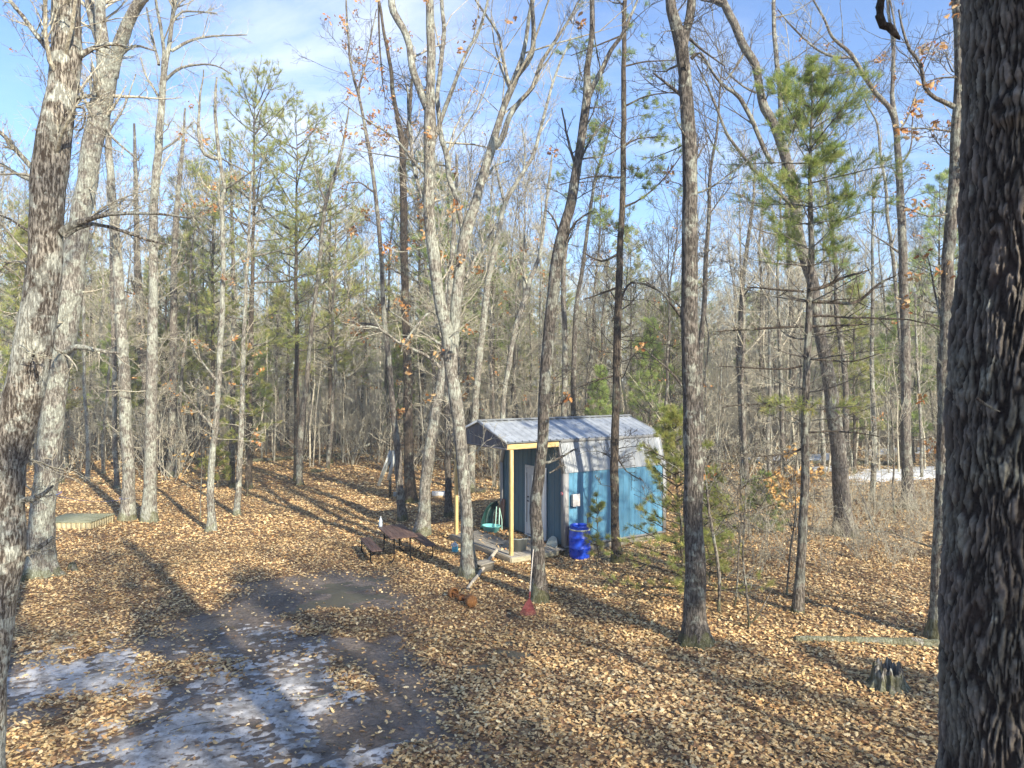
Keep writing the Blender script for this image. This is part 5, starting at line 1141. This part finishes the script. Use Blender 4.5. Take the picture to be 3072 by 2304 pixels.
# deck: planks running along the front, rim boards, posts
deck = Geo(); nb_ = 12; wy = (PD-.02)/nb_
PLM = [wood('weathered_plank', (.20, .175, .145), (.46, .42, .35), 'y', grey=(.28, .265, .24))]
for i in range(nb_):
    x0 = -PD-.03+i*wy; w = .0+random.uniform(-.003, .003); deck.merge(boxg(x0+.004, x0+wy-.004, -.06+random.uniform(-.012, .012), WD-.04+random.uniform(-.015, .015), .135+w, .168+w))
obj('deck_planks', deck, PLM[0], shed, bevel=.003)
obj('deck_rim', boxg(-PD-.065, -PD-.032, -.08, WD-.02, .02, .15), wood('rim_front', (.20, .17, .12), (.36, .31, .23), 'y'), shed, bevel=.004)
obj('deck_rim', boxg(-PD-.030, -.30, -.095, -.062, .02, .15), M['rim_wood'], shed, bevel=.004)
obj('deck_rim', boxg(-PD-.030, -.04, WD-.02, WD+.012, .02, .15), M['rim_wood'], shed, bevel=.004)
for a, b in ((-PD+.2, .3), (-PD+.2, 2.9), (-.4, .3), (-.4, 2.9)): obj('deck_footing', boxg(a-.1, a+.1, b-.1, b+.1, -.1, .022), plain('footing', (.2, .19, .18), .9), shed)

def thing(name, label, cat, loc, rz=0, group=None): e = empty(name, loc, rz); tag(e, label, cat, group); return e
def shedpos(u, v, z=0): p = S3(u, v); return (p[0], p[1], z)
# antler piece hung on the porch gable
an = thing('antlers', 'small white antler piece hung on the left of the grey porch gable', 'antlers', shedpos(-PD-.03, 2.62, 3.16), SA)
M['bone'] = plain('bone', (.75, .72, .64), .6)
for sy in (-1, 1):
    g = pathg([(-.02, sy*.01, 0), (-.05, sy*.06, .05), (-.05, sy*.12, .12), (-.04, sy*.13, .2)], [.014, .013, .010, .005]); 
    for t_ in ((sy*.07, .06), (sy*.115, .11), (sy*.125, .15)): g.merge(pathg([(-.05, t_[0], t_[1]), (-.08, t_[0]-sy*.03, t_[1]+.05), (-.08, t_[0]-sy*.04, t_[1]+.09)], [.009, .007, .003], 6))
    obj('antler', g, M['bone'], an, True)
obj('plate', lathe([(0, 0), (.04, 0), (.03, .06), (.012, .12), (0, .13)], 14).xf(Matrix.Translation((-.02, 0, -.10))), M['bone'], an, True)

# ---------------------------------------------------------------- things round the shed
# blue barrel
p = np.array([1.89, 19.80]); z = hz(*p)
bl = thing('barrel', 'tall open-topped bright blue plastic barrel beside the shed corner', 'barrel', (p[0], p[1], z))
m_, nt, q, o_ = mat('blue_plastic'); v = posn(nt, (1, 1, 1), 'obj'); n = noi(nt, v, 5, 5); L(nt, mix(nt, rng(nt, n, .35, .7), (.006, .035, .42), (.012, .075, .62)), q.inputs['Base Color']); L(nt, rng(nt, noi(nt, v, 9, 4), .3, .7, .24, .5), q.inputs['Roughness']); bump(nt, q, noi(nt, v, 4, 3), .12, .01)
pr = [(.0, .0), (.25, .0), (.275, .02), (.285, .06), (.292, .15), (.296, .27), (.305, .285), (.305, .31), (.296, .325), (.300, .45), (.300, .56), (.308, .575), (.308, .60), (.298, .615), (.292, .70), (.272, .79), (.262, .82), (.262, .87), (.272, .875), (.272, .91), (.262, .915), (.250, .91), (.250, .86), (.256, .80), (.278, .7), (.284, .5), (.278, .1), (.24, .03), (0, .03)]
obj('body', lathe(pr, 48), m_, bl, True)
obj('rim_band', lathe([(.274, .78), (.292, .785), (.292, .815), (.270, .82), (.270, .78)], 48), plain('clear_band', (.55, .55, .40), .35), bl, True)
stick = thing('stick', 'dark stick standing up inside the blue barrel', 'stick', (p[0]+.19, p[1]-.05, z+.04)); obj('stem', pathg([(0, 0, 0), (.02, .0, .7), (.03, .02, 1.22)], [.02, .018, .014]), M['bark_brown'], stick, True)
# picnic table
pt_ = np.array([-3.22, 19.85]); ang = math.atan2(.35, .94); z = hz(*pt_)
pk = thing('picnic_table', 'brown plank picnic table with black tube frame and two attached benches', 'picnic table', (pt_[0], pt_[1], z), ang+.04)
M['brown_plank'] = wood('brown_plank', (.085, .052, .045), (.17, .11, .09), 'y', .55)
for i, nm in ((0, 'tabletop'),):
    g = Geo(); w_ = .76/4
    for k_ in range(4): g.merge(boxg(-.38+k_*w_+.003, -.38+(k_+1)*w_-.003, -.86, .86, .715, .75))
    obj('tabletop', g, M['brown_plank'], pk, bevel=.004)
for sx in (-1, 1):
    g = Geo()
    for k_ in (0, 1): g.merge(boxg(*sorted((sx*(.60+k_*.145), sx*(.74+k_*.145))), -.86, .86, .425, .455))
    obj('bench', g, M['brown_plank'], pk, bevel=.004)
for sy in (-.62, .62):
    for sx in (-1, 1): obj('leg', pathg([(sx*.22, sy, .712), (sx*.22, sy, .30), (sx*.23, sy, .12), (sx*.30, sy, .035), (sx*.42, sy, .02), (sx*.68, sy, .02), (sx*.80, sy, .04), (sx*.86, sy, .12), (sx*.86, sy, .424)], .020, 10), M['black'], pk, True)
    obj('crossbar', pathg([(-.22, sy, .45), (.22, sy, .45)], .016).merge(pathg([(-.34, sy, .703), (.34, sy, .703)], .016)), M['black'], pk, True)
    obj('brace', pathg([(0, sy, .45), (0, sy*.25, .70)], .013), M['black'], pk, True)
# bottle on the table
bp = Matrix.Translation((pt_[0], pt_[1], z)) @ Matrix.Rotation(ang+.04, 4, 'Z') @ Vector((-.30, .72, .753))
m_gl, nt, q, o_ = mat('clear_plastic'); q.inputs['Base Color'].default_value = (.62, .74, .85, 1); q.inputs['Roughness'].default_value = .2; q.inputs['Transmission Weight'].default_value = .35
bt = thing('bottle', 'pale blue plastic bottle standing on the back corner of the picnic table', 'bottle', tuple(bp))
obj('body', lathe([(0, 0), (.045, 0), (.050, .01), (.050, .08), (.045, .09), (.050, .10), (.050, .17), (.035, .21), (.016, .24), (.016, .26), (0, .26)], 20), m_gl, bt, True); obj('cap', lathe([(0, .262), (.02, .262), (.02, .285), (0, .285)], 16), M['white'], bt, True)
# jug at the deck
a = gnd(1365, 1656); z = hz(a[0], a[1])
jg = thing('jug', 'square clear jug half full of blue liquid at the left end of the deck', 'jug', (a[0], a[1], z), .5)
obj('liquid', boxg(-.085, .085, -.06, .06, .0, .17), plain('blue_liquid', (.10, .42, .55), .25), jg, bevel=.02); obj('body', boxg(-.084, .084, -.059, .059, .172, .235).merge(boxg(-.05, .05, -.045, .045, .236, .28)), m_gl, jg, bevel=.02)
obj('handle', pathg([(-.05, 0, .27), (-.10, 0, .26), (-.11, 0, .2), (-.085, 0, .17)], .012), m_gl, jg, True); obj('cap', lathe([(0, .285), (.025, .285), (.025, .31), (0, .31)], 14), M['white'], jg)
# green sled leaning at the shed front left, tub with handles, board
sp_ = shedpos(-.30, 3.62, .02)
sd_ = thing('sled', 'dark green curved plastic sled leaning upright against the shed front left corner', 'sled', sp_, SA+.12)
m_dg = plain('dark_green_plastic', (.010, .048, .044), .45, 0, .25); sd_.location = (at(1441, 1560, 22.75)[0], 22.75, .06); sd_.rotation_euler = (0, 0, .12)
oc = smooth([[0, 0, 0, 1], [.03, .03, .25, 1], [.09, .06, .48, 1], [.20, .10, .72, 1], [.36, .14, .87, 1], [.58, .18, .93, 1]], .06)[:, :3]
ic = smooth([[.40, -.08, 0, 1], [.40, -.04, .22, 1], [.41, 0, .42, 1], [.43, .05, .58, 1], [.49, .10, .72, 1], [.60, .16, .84, 1]], .06)[:, :3]
oc = resample(np.c_[oc, oc[:, 0]], 20)[:, :3]; ic = resample(np.c_[ic, ic[:, 0]], 20)[:, :3]
V = np.stack([oc*(1-t)+ic*t+np.array([0, .16*4*t*(1-t), 0]) for t in np.linspace(0, 1, 9)], 1).reshape(-1, 3)
idx = np.arange(len(V)).reshape(20, 9); F = np.stack([idx[:-1, :-1], idx[:-1, 1:], idx[1:, 1:], idx[1:, :-1]], -1).reshape(-1, 4)
so2 = obj('shell', Geo().add(V, F), m_dg, sd_, True); md = so2.modifiers.new('solid', 'SOLIDIFY'); md.thickness = .015
obj('rim', pathg(oc, .016), m_dg, sd_, True); obj('rim', pathg(ic, .016), m_dg, sd_, True)
tb = shedpos(-.62, 3.02, .172); tub = thing('tub', 'shallow teal plastic tub with leaves beside it on the deck', 'tub', tb, SA+.3)
m_te = plain('teal_plastic', (.17, .50, .50), .4, 0, .12); g = lathe([(0, .0), (.26, .0), (.30, .17), (.33, .175), (.33, .195), (.285, .19), (.25, .02), (0, .02)], 32); g.v[0][:, 0] *= .78; obj('body', g, m_te, tub, True)
tl = thing('garden_tools', 'pair of pale green long handles leaning inside the dark green sled', 'tools', (tb[0]+.12, tb[1]+.06, tb[2]+.02), SA)
m_pg = plain('pale_green_handle', (.42, .68, .58), .4)
obj('handle', pathg([(0, 0, 0), (.12, .12, .72)], .014), m_pg, tl, True); obj('handle', pathg([(.10, -.06, 0), (.20, .06, .68)], .014), m_pg, tl, True); obj('yoke', pathg([(.2, .06, .66), (.26, .02, .3), (.2, -.08, .02)], .013), m_pg, tl, True)
bd = thing('board', 'short rusty brown plank leaning on the shed front beside the green sled', 'board', shedpos(-.14, 3.15, .17), SA); obj('plank', beam((-.02, .0, 0), (.07, .02, .95), .16, .03, (1, 0, 0)).merge(beam((-.05, .09, 0), (.03, .1, .88), .03, .02, (1, 0, 0))), wood('rusty_board', (.16, .075, .055), (.34, .20, .16), 'z'), bd, bevel=.003)
# clear planter bucket with dark earth by the right post
bk = thing('bucket', 'clear plastic bucket heaped with dark leaves by the right porch post', 'bucket', shedpos(-1.22, .52, .172), SA)
m_cl, nt, q, o_ = mat('cloudy_plastic'); q.inputs['Base Color'].default_value = (.40, .43, .40, 1); q.inputs['Roughness'].default_value = .3; q.inputs['Transmission Weight'].default_value = .3; q.inputs['Alpha'].default_value = 1
obj('body', lathe([(0, 0), (.19, 0), (.25, .33), (.275, .335), (.275, .36), (.245, .36), (.235, .33), (.18, .01), (0, .01)], 32), m_cl, bk, True)
rs = RS(4); ps = np.stack([rs.randn(160)*.10, rs.randn(160)*.10, .34+rs.rand(160)*.05], -1); v, f, c = leaves(ps, .09, rs, .6, 'lobed', PAL*.45, PW); obj('contents', Geo().add(v, f, c).merge(lathe([(0, .36), (.12, .355), (.225, .33), (.23, .30)], 20)), M['litter'], bk)
# round mesh lid leaning on the front wall
ld = thing('mesh_lid', 'pale half-round mesh cover leaning against the shed front near the right corner', 'cover', shedpos(-.16, .42, .172), SA)
g = Geo(); m_ms = plain('mesh_grey', (.50, .53, .47), .6, 0, .1); V = [(0, 0, 0)]; k_ = 22
hoop = [(.0-.13*math.sin(a)*0-.02, .24*math.cos(a), .26*math.sin(a)) for a in np.linspace(0, math.pi, k_)]; hoop = [(x-.0+z_*.35, y, z_) for x, y, z_ in hoop]
obj('rim', pathg([(-.02, -.24, .012)]+hoop[::-1]+[(-.02, .24, .012), (-.02, -.24, .012)], .012), m_ms, ld, True)
g = Geo(); hv = [(x-.02, y, z_) for x, y, z_ in hoop]; g.add(hv+[(x-.032, y, z_) for x, y, z_ in hoop], np.array([list(range(k_))])).add([(x-.008, y, z_) for x, y, z_ in hoop], np.array([list(range(k_))[::-1]]))
for i in range(-5, 6):
    y_ = i*.04; zz = .26*math.sqrt(max(0, 1-(y_/.24)**2)); g.merge(pathg([(-.045, y_, .01), (-.045+zz*.35, y_, zz)], .005, 5))
obj('mesh', g, m_ms, ld)
# leaves blown on the deck
rs = RS(12); ps = []
for i in range(420):
    u_, v_ = rs.uniform(-.9, -.05), rs.uniform(1.9, 3.4)
    if rs.rand() < .25: u_, v_ = rs.uniform(-1.8, -.05), rs.uniform(.2, 3.3)
    s_ = S3(u_, v_); ps.append((s_[0], s_[1], .175+rs.rand()*.03))
v, f, c = leaves(np.array(ps), .10, rs, .4, 'lobed', np.concatenate([PAL, OAK]), np.concatenate([PW, [.1, .1, .1, .1]])); lf = obj('deck_leaves', Geo().add(v, f, c), M['litter']); tag(lf, 'tan fallen leaves drifted on the shed deck against the front wall', 'fallen leaves', kind='stuff')
# wooden pole leaning on the deck edge
def rustic(name, label, cat, pts, rad, mt, k=12, rough=.03, parts='shaft', jit=.004):
    P_ = smooth([[*q_, r_] for q_, r_ in zip(pts, rad)], .08, jit, RS(len(label))); root = P_[0, :3].copy(); P_[:, :3] -= root; e = thing(name, label, cat, tuple(root)); g = trunk_geo(P_, k, RS(3), rough)
    n_ = len(g.v[0]); g.add(g.v[0][:k], np.array([list(range(k))[::-1]])); g.add(g.v[0][n_-k:n_], np.array([list(range(k))])); obj(parts, g, mt, e, True); return e, root
a = gnd(1400, 1772); b = np.append(S3(-PD-.07, .62), .20)
M['dry_wood'] = wood('dry_grey_wood', (.30, .26, .20), (.56, .50, .42), 'z')
e, r = rustic('pole', 'long bare grey wooden pole leaning on the front edge of the deck', 'pole', [a+[0, 0, .02], (a+b)/2+[0, 0, .02], b+[0, 0, .04]], [.040, .044, .048], M['dry_wood'])
# low bench / crate beside the tree
cpos = gnd(1452, 1712); cr = thing('crate', 'low dark weathered crate with a split grey lid, tucked behind the twin-stemmed tree', 'crate', (cpos[0], cpos[1], 0), SA+.25)
m_ck = wood('dark_crate', (.07, .062, .05), (.19, .17, .14), 'x')
obj('sides', boxg(-.27, .20, -.17, -.145, 0, .21).merge(boxg(-.27, .20, .145, .17, 0, .21)).merge(boxg(-.27, -.245, -.144, .144, 0, .21)).merge(boxg(.175, .20, -.144, .144, 0, .21)), m_ck, cr); obj('lid', boxg(-.30, .22, -.20, -.05, .213, .232).merge(boxg(-.28, .25, -.02, .19, .213, .230)), M['grey_wood'], cr, bevel=.003)
sl2 = thing('split_log', 'yellowish split log piece lying on the leaves under the leaning pole', 'log', tuple(gnd(1452, 1698)+[0, 0, .08])); obj('wood', rodg((-.16, 0, -.03), (.16, .07, .05), .055, .05, 9), wood('split_wood', (.42, .36, .18), (.62, .56, .34), 'x'), sl2)
# rusty axle with two drums
a = gnd(1362, 1795); b = gnd(1412, 1818); z = .11; ax = thing('rusty_axle', 'rusty axle with two orange wheel drums lying on the leaves', 'axle', (a[0], a[1], z)); dv = b-a
m_rs = plain('rust', (.26, .11, .04), .85, .1, .35, 9, .3, 'obj', .5, dirt=(.14, .06, .03)); m_rs2 = plain('rust_drum', (.27, .125, .045), .85, .1, .3, 7, .3, 'obj', .5, dirt=(.22, .09, .04))
ln = np.linalg.norm(dv[:2]); azr = math.atan2(dv[1], dv[0]); ax.rotation_euler = (0, 0, azr)
def drum(x, s=1):
    g = lathe([(0, 0), (.05, 0), (.06, .02), (.115*s, .025), (.12*s, .04), (.12*s, .13), (.105*s, .14), (.10*s, .13), (.10*s, .05), (0, .05)], 28); g.xf(Matrix.Translation((x, 0, 0)) @ Matrix.Rotation(math.pi/2, 4, 'Y')); return g
obj('drum', drum(-.12), m_rs2, ax, True); g = drum(0, 1.05); g.xf(Matrix.Translation((ln+.10, 0, 0)) @ Matrix.Rotation(math.pi, 4, 'Z')); obj('drum', g, m_rs2, ax, True)
obj('axle_shaft', rodg((-.05, 0, 0), (ln+.05, 0, 0), .024), m_rs, ax, True); obj('bracket', boxg(ln*.35, ln*.5, -.06, .06, -.1, .02).merge(rodg((.1, .05, .03), (ln-.05, .05, .03), .012)), m_rs, ax)
rod_ = thing('metal_rod', 'thin dark metal rod lying flat on the leaves behind the rusty axle', 'rod', tuple(gnd(1382, 1773)+[0, 0, .05])); obj('bar', rodg((0, 0, 0), (.42, .03, .0), .010), M['black'], rod_)
# rake leaning on the tree
tp = at(1600, 1648, 14.85); bt_ = at(1588, 1795, 14.6); rk = thing('rake', 'leaf rake with pale handle and red fan head leaning on the tree by the door', 'rake', (bt_[0], bt_[1], bt_[2]))
m_rd = plain('red_plastic', (.26, .06, .05), .65, 0, .35); obj('handle', pathg([(0, 0, 0), tuple(tp-bt_)], .012), wood('pale_handle', (.55, .48, .40), (.72, .66, .58), 'z'), rk, True)
hd = obj('head', beam((0, 0, -.02), tuple((tp-bt_)*.14), .035, .03), m_rd, rk); b0 = np.array([0, 0, 0.]); 
fan = Geo(); low = at(1584, 1840, 14.4)-bt_; xr = .21
ends = []
for i in range(19):
    t = i/18-.5; e_ = low+np.array([t*xr*2*.72, -.05-abs(t)*.05, .02+abs(t)*.05]); m_ = e_*.5+np.array([0, 0, .02]); fan.merge(pathg([(t*.03, 0, -.02), tuple(m_), tuple(e_), tuple(e_+[0, -.02, -.05])], [.007, .008, .007, .005], 5)); ends.append(e_*.82+np.array([0, 0, .02])); 
obj('tines', fan, m_rd, rk); obj('crosspiece', pathg(ends, .012, 6), m_rd, rk)
# platform on the left
pl = thing('wooden_platform', 'low square wooden platform with grey-green plank top, on the left among the leaves', 'platform', (0, 0, 0))
def quadbox(c4, z0, z1): v = [(*c_, z0) for c_ in c4]+[(*c_, z1) for c_ in c4]; return Geo().add(v, BF)
zt = .30; k4 = [gnd(120, 1566, zt)[:2], gnd(271, 1566, zt)[:2], gnd(345, 1540, zt)[:2], gnd(200, 1540, zt)[:2]]; k4 = [np.array(c_) for c_ in k4]
g = Geo()
for i in range(9):
    t0, t1 = i/9+.004, (i+1)/9-.004; g.merge(quadbox([k4[0]*(1-t0)+k4[3]*t0, k4[1]*(1-t0)+k4[2]*t0, k4[1]*(1-t1)+k4[2]*t1, k4[0]*(1-t1)+k4[3]*t1], zt-.03, zt))
m_gp = wood('greenish_plank', (.20, .21, .13), (.36, .36, .25), 'x'); obj('top', g, m_gp, pl)
cc = sum(k4)/4; kk4 = [cc+(c_-cc)*.97 for c_ in k4]; g = Geo()
for i in range(4):
    a, b = kk4[i], kk4[(i+1) % 4]; n_ = 10
    for j in range(n_):
        p0, p1 = a+(b-a)*(j/n_+.004), a+(b-a)*((j+1)/n_-.004); w = nrm(cc-(a+b)/2)*.03; g.merge(quadbox([p0, p1, p1+w, p0+w], -.1, zt-.04))
obj('skirt', g, wood('pale_skirt', (.34, .28, .15), (.55, .48, .30), 'z'), pl)
# blue rope between the trees
def w_(X_, Y_, d): return at(X_, Y_, d)
m_rp = plain('blue_rope', (.10, .16, .40), .6); e = thing('rope', 'thin blue rope strung from the forked grey tree to the pale pair of trees', 'rope', tuple(w_(150, 1482, 17.6)))
A_, B_ = w_(150, 1482, 17.6), w_(388, 1494, 24.6); L_ = [A_*(1-t)+B_*t+np.array([0, 0, -.25*4*t*(1-t)*.6]) for t in np.linspace(0, 1, 14)]
obj('strand', pathg([tuple(q_-A_) for q_ in L_], .006, 6), m_rp, e, True)
for c_, r_ in ((w_(146, 1480, 17.95), .285), (w_(380, 1493, 24.95), .235)):
    obj('loop', pathg([tuple(c_-A_+np.array([r_*math.cos(t), r_*math.sin(t), .015*math.sin(3*t)])) for t in np.linspace(0, 2*math.pi, 26)], .009, 6), m_rp, e, True)
# logs, stumps, stones
def log(label, p0, p1, r0, r1, mt='bark_grey', name='log', z0=None, z1=None, cat='log', bend=0):
    a = gnd(*p0); b = gnd(*p1); a[2] = hz(a[0], a[1])+(r0*.7 if z0 is None else z0); b[2] = hz(b[0], b[1])+(r1*.7 if z1 is None else z1); m_ = (a+b)/2; m_[2] += bend; m_[1] += (b-a)[0]*.02
    return rustic(name, label, cat, [a, m_, b], [r0, (r0+r1)/2, r1], M[mt], 14, .05, 'trunk', .012)
log('long grey fallen log lying on the leaves in front of the huge trunk', (2385, 1922), (2850, 1945), .065, .095, 'bark_pale')
log('rotting dark log under fallen branches at the back right', (2380, 1392), (2700, 1398), .16, .13, 'bark_brown')
log('brown fallen log in the brush behind the tall dark tree', (2120, 1388), (2400, 1392), .14, .10, 'bark_brown')
log('fallen trunk lying at the back edge of the left clearing', (730, 1388), (1110, 1362), .13, .09, 'bark_brown')
log('pale fallen trunk resting at an angle behind the leaf clearing', (1010, 1378), (1150, 1358), .09, .07, 'bark_pale', z1=1.0)
log('short dark log chunk lying on the open leaves in the left clearing', (935, 1417), (972, 1419), .11, .10, 'bark_brown')
log('dark log chunk on the ground beyond the left porch post', (1415, 1478), (1455, 1480), .13, .12, 'bark_brown')
log('hollow-ended old log at the foot of the forked grey tree', (60, 1752), (90, 1742), .10, .09, 'bark_brown')
log('bare stick fallen beside the pale pair of trees', (290, 1452), (350, 1440), .04, .03, 'bark_grey', 'branch', cat='branch')
log('thin pale branch lying from the curved trunk towards the grey trunk on the right', (2470, 1602), (2680, 1628), .026, .020, 'bark_pale', 'branch', z0=.15, z1=.3, cat='branch')
log('second pale fallen branch crossing behind the grey trunk on the right', (2680, 1632), (2865, 1680), .022, .03, 'bark_pale', 'branch', z0=.3, z1=.12, cat='branch')
log('slanting dead pole leaning down into the brush right of the curved trunk', (2640, 1635), (2560, 1560), .018, .012, 'bark_pale', 'branch', z0=.1, z1=1.6, cat='branch')
log('thin crooked twig lying on open leaves below the forked sapling', (2480, 1770), (2560, 1790), .012, .008, 'bark_grey', 'branch', cat='branch')
log('sawn log end poking out behind the huge trunk', (2830, 1855), (2870, 1848), .09, .09, 'bark_pale')
def stump(label, base, r, h, jag, seed, mt, moss=True, name='tree_stump'):
    rs = RS(seed); a = gnd(*base); z = hz(a[0], a[1]); k_ = 64; th = np.arange(k_)/k_*2*math.pi
    fl = fbm(np.cos(th)*2.2, np.sin(th)*2.2, seed, seed, 3); lob = fbm(np.cos(th)*7, np.sin(th)*7, 0, seed+3, 2); V = []; m_ = 12
    tops = h*(.55+.9*np.clip(lob, .2, .9)*jag+(1-jag)*.4)
    for i in range(m_):
        t = i/(m_-1); rr = r*(1+.75*(1-t)**2.2*(.4+1.2*fl))*(1-.25*np.abs(np.sin(th*6+seed))*(1-t*.3)*jag); rr = rr*(.86+.28*fbm(np.cos(th)*12, np.sin(th)*12, t*3+seed, 7, 3)); V.append(np.stack([rr*np.cos(th), rr*np.sin(th), -.05+tops*t], -1))
    for q_, zz in ((.72, 1.), (.66, .45), (.3, .3)): V.append(np.stack([r*q_*np.cos(th), r*q_*np.sin(th), tops*zz*(1 if q_ > .7 else .8)], -1))
    V.append(np.zeros((k_, 3))+[0, 0, h*.25]); n_ = len(V); V = np.concatenate(V); idx = np.arange(n_*k_).reshape(n_, k_); b_ = np.roll(idx, -1, 1)
    e = thing(name, label, 'stump', (a[0], a[1], z)); obj('stump_wood', Geo().add(V, np.stack([idx[:-1], b_[:-1], b_[1:], idx[1:]], -1).reshape(-1, 4)), mt, e, True)
    return e
m_sw = bark('stump_wood', (.05, .042, .035), (.30, .28, .25), (.38, .38, .32), .5, 1.1, .45, .1)
stump('jagged rotten mossy stump in the lower right leaves', (2662, 2065), .24, .36, 1, 5, m_sw)
stump('small cut stump on the sunlit leaves right of the forked grey tree', (217, 1712), .10, .22, .2, 7, M['bark_brown'])
# leaning weathered boards behind the table
a = gnd(1135, 1500); tr_ = thing('sawhorse', 'weathered grey sawhorse of crossed boards standing at the back of the clearing', 'sawhorse', (a[0], a[1], 0), .1)
P_ = lambda X_, Y_, dd=0: at(X_, Y_, a[1]+dd)-np.array([a[0], a[1], 0])
m_bd = wood('silver_board', (.32, .33, .31), (.52, .53, .49), 'z')
for q0, q1 in (((1172, 1352), (1135, 1458)), ((1180, 1355), (1143, 1435)), ((1185, 1358), (1165, 1440))): obj('board', beam(P_(*q0), P_(*q1), .14, .04, (0, 1, 0)), m_bd, tr_)
obj('post', beam(P_(1172, 1370, .3), P_(1172, 1490, .3), .11, .09, (0, 1, 0)), M['bark_brown'], tr_); obj('board', beam(P_(1182, 1352, .2), P_(1190, 1440, .3), .08, .04, (0, 1, 0)), m_bd, tr_)
a = gnd(1195, 1490); bb = thing('cinder_block', 'pale grey concrete block on the ground beside the sawhorse', 'block', (a[0], a[1], hz(a[0], a[1])), .3); obj('block', boxg(-.2, .2, -.1, .1, 0, .19), plain('concrete', (.36, .37, .35), .9), bb, bevel=.01)
a = gnd(1316, 1490); wb = thing('board_stack', 'short stack of pale boards on the ground between two trunks behind the table', 'boards', (a[0], a[1], hz(a[0], a[1])), .15)
obj('board', boxg(-.28, .28, -.2, .2, .09, .24), plain('whitish_board', (.58, .57, .55), .7, 0, .1), wb, bevel=.01); obj('board', boxg(-.27, .3, -.18, .2, .0, .085), wood('tan_board', (.30, .22, .14), (.44, .34, .22), 'x'), wb, bevel=.01)
# stones / light scraps on the leaves
# dead twigs scattered through the litter
rs = RS(55); TW_ = Geo(); n_ = 420; d = np.sqrt(rs.uniform(9**2, 32**2, n_)); x = rs.uniform(-.76, .76, n_)*d; a = rs.rand(n_)*6.28; l = rs.uniform(.15, .9, n_)
P_ = []; q_ = np.stack([x, d, hgt(x, d)+.05], -1); dr = np.stack([np.cos(a), np.sin(a), rs.randn(n_)*.12], -1)
for k_ in range(5): P_.append(q_.copy()); dr = nrm(dr+rs.randn(n_, 3)*.18*[1, 1, .4]); q_ = q_+dr*(l/4)[:, None]
v, f = tubes(np.stack(P_, 1), np.stack([rs.uniform(.003, .008, n_)*s_ for s_ in (1, .9, .8, .65, .4)], 1), 5); TW_.add(v, f)
tg_ = obj('fallen_twigs', TW_, M['bark_grey'], None, True); tag(tg_, 'small fallen twigs strewn over the leaves', 'twigs', kind='stuff')

# ---------------------------------------------------------------- haze volume added to brighten the far woods and lift their shadows
hzb = obj('haze', boxg(-1000, 1000, -800, 1200, -6, 30), None); tag(hzb, 'thin pale haze added to brighten the woods and lift their shadows', 'haze', kind='stuff')
m = bpy.data.materials.new('haze'); m.use_nodes = True; nt = m.node_tree; nt.nodes.clear(); out = N(nt, 'ShaderNodeOutputMaterial'); pv = N(nt, 'ShaderNodeVolumePrincipled')
pv.inputs['Color'].default_value = (.86, .88, .84, 1); pv.inputs['Density'].default_value = .0019; pv.inputs['Anisotropy'].default_value = 0
L(nt, pv.outputs[0], out.inputs['Volume']); hzb.data.materials.append(m)
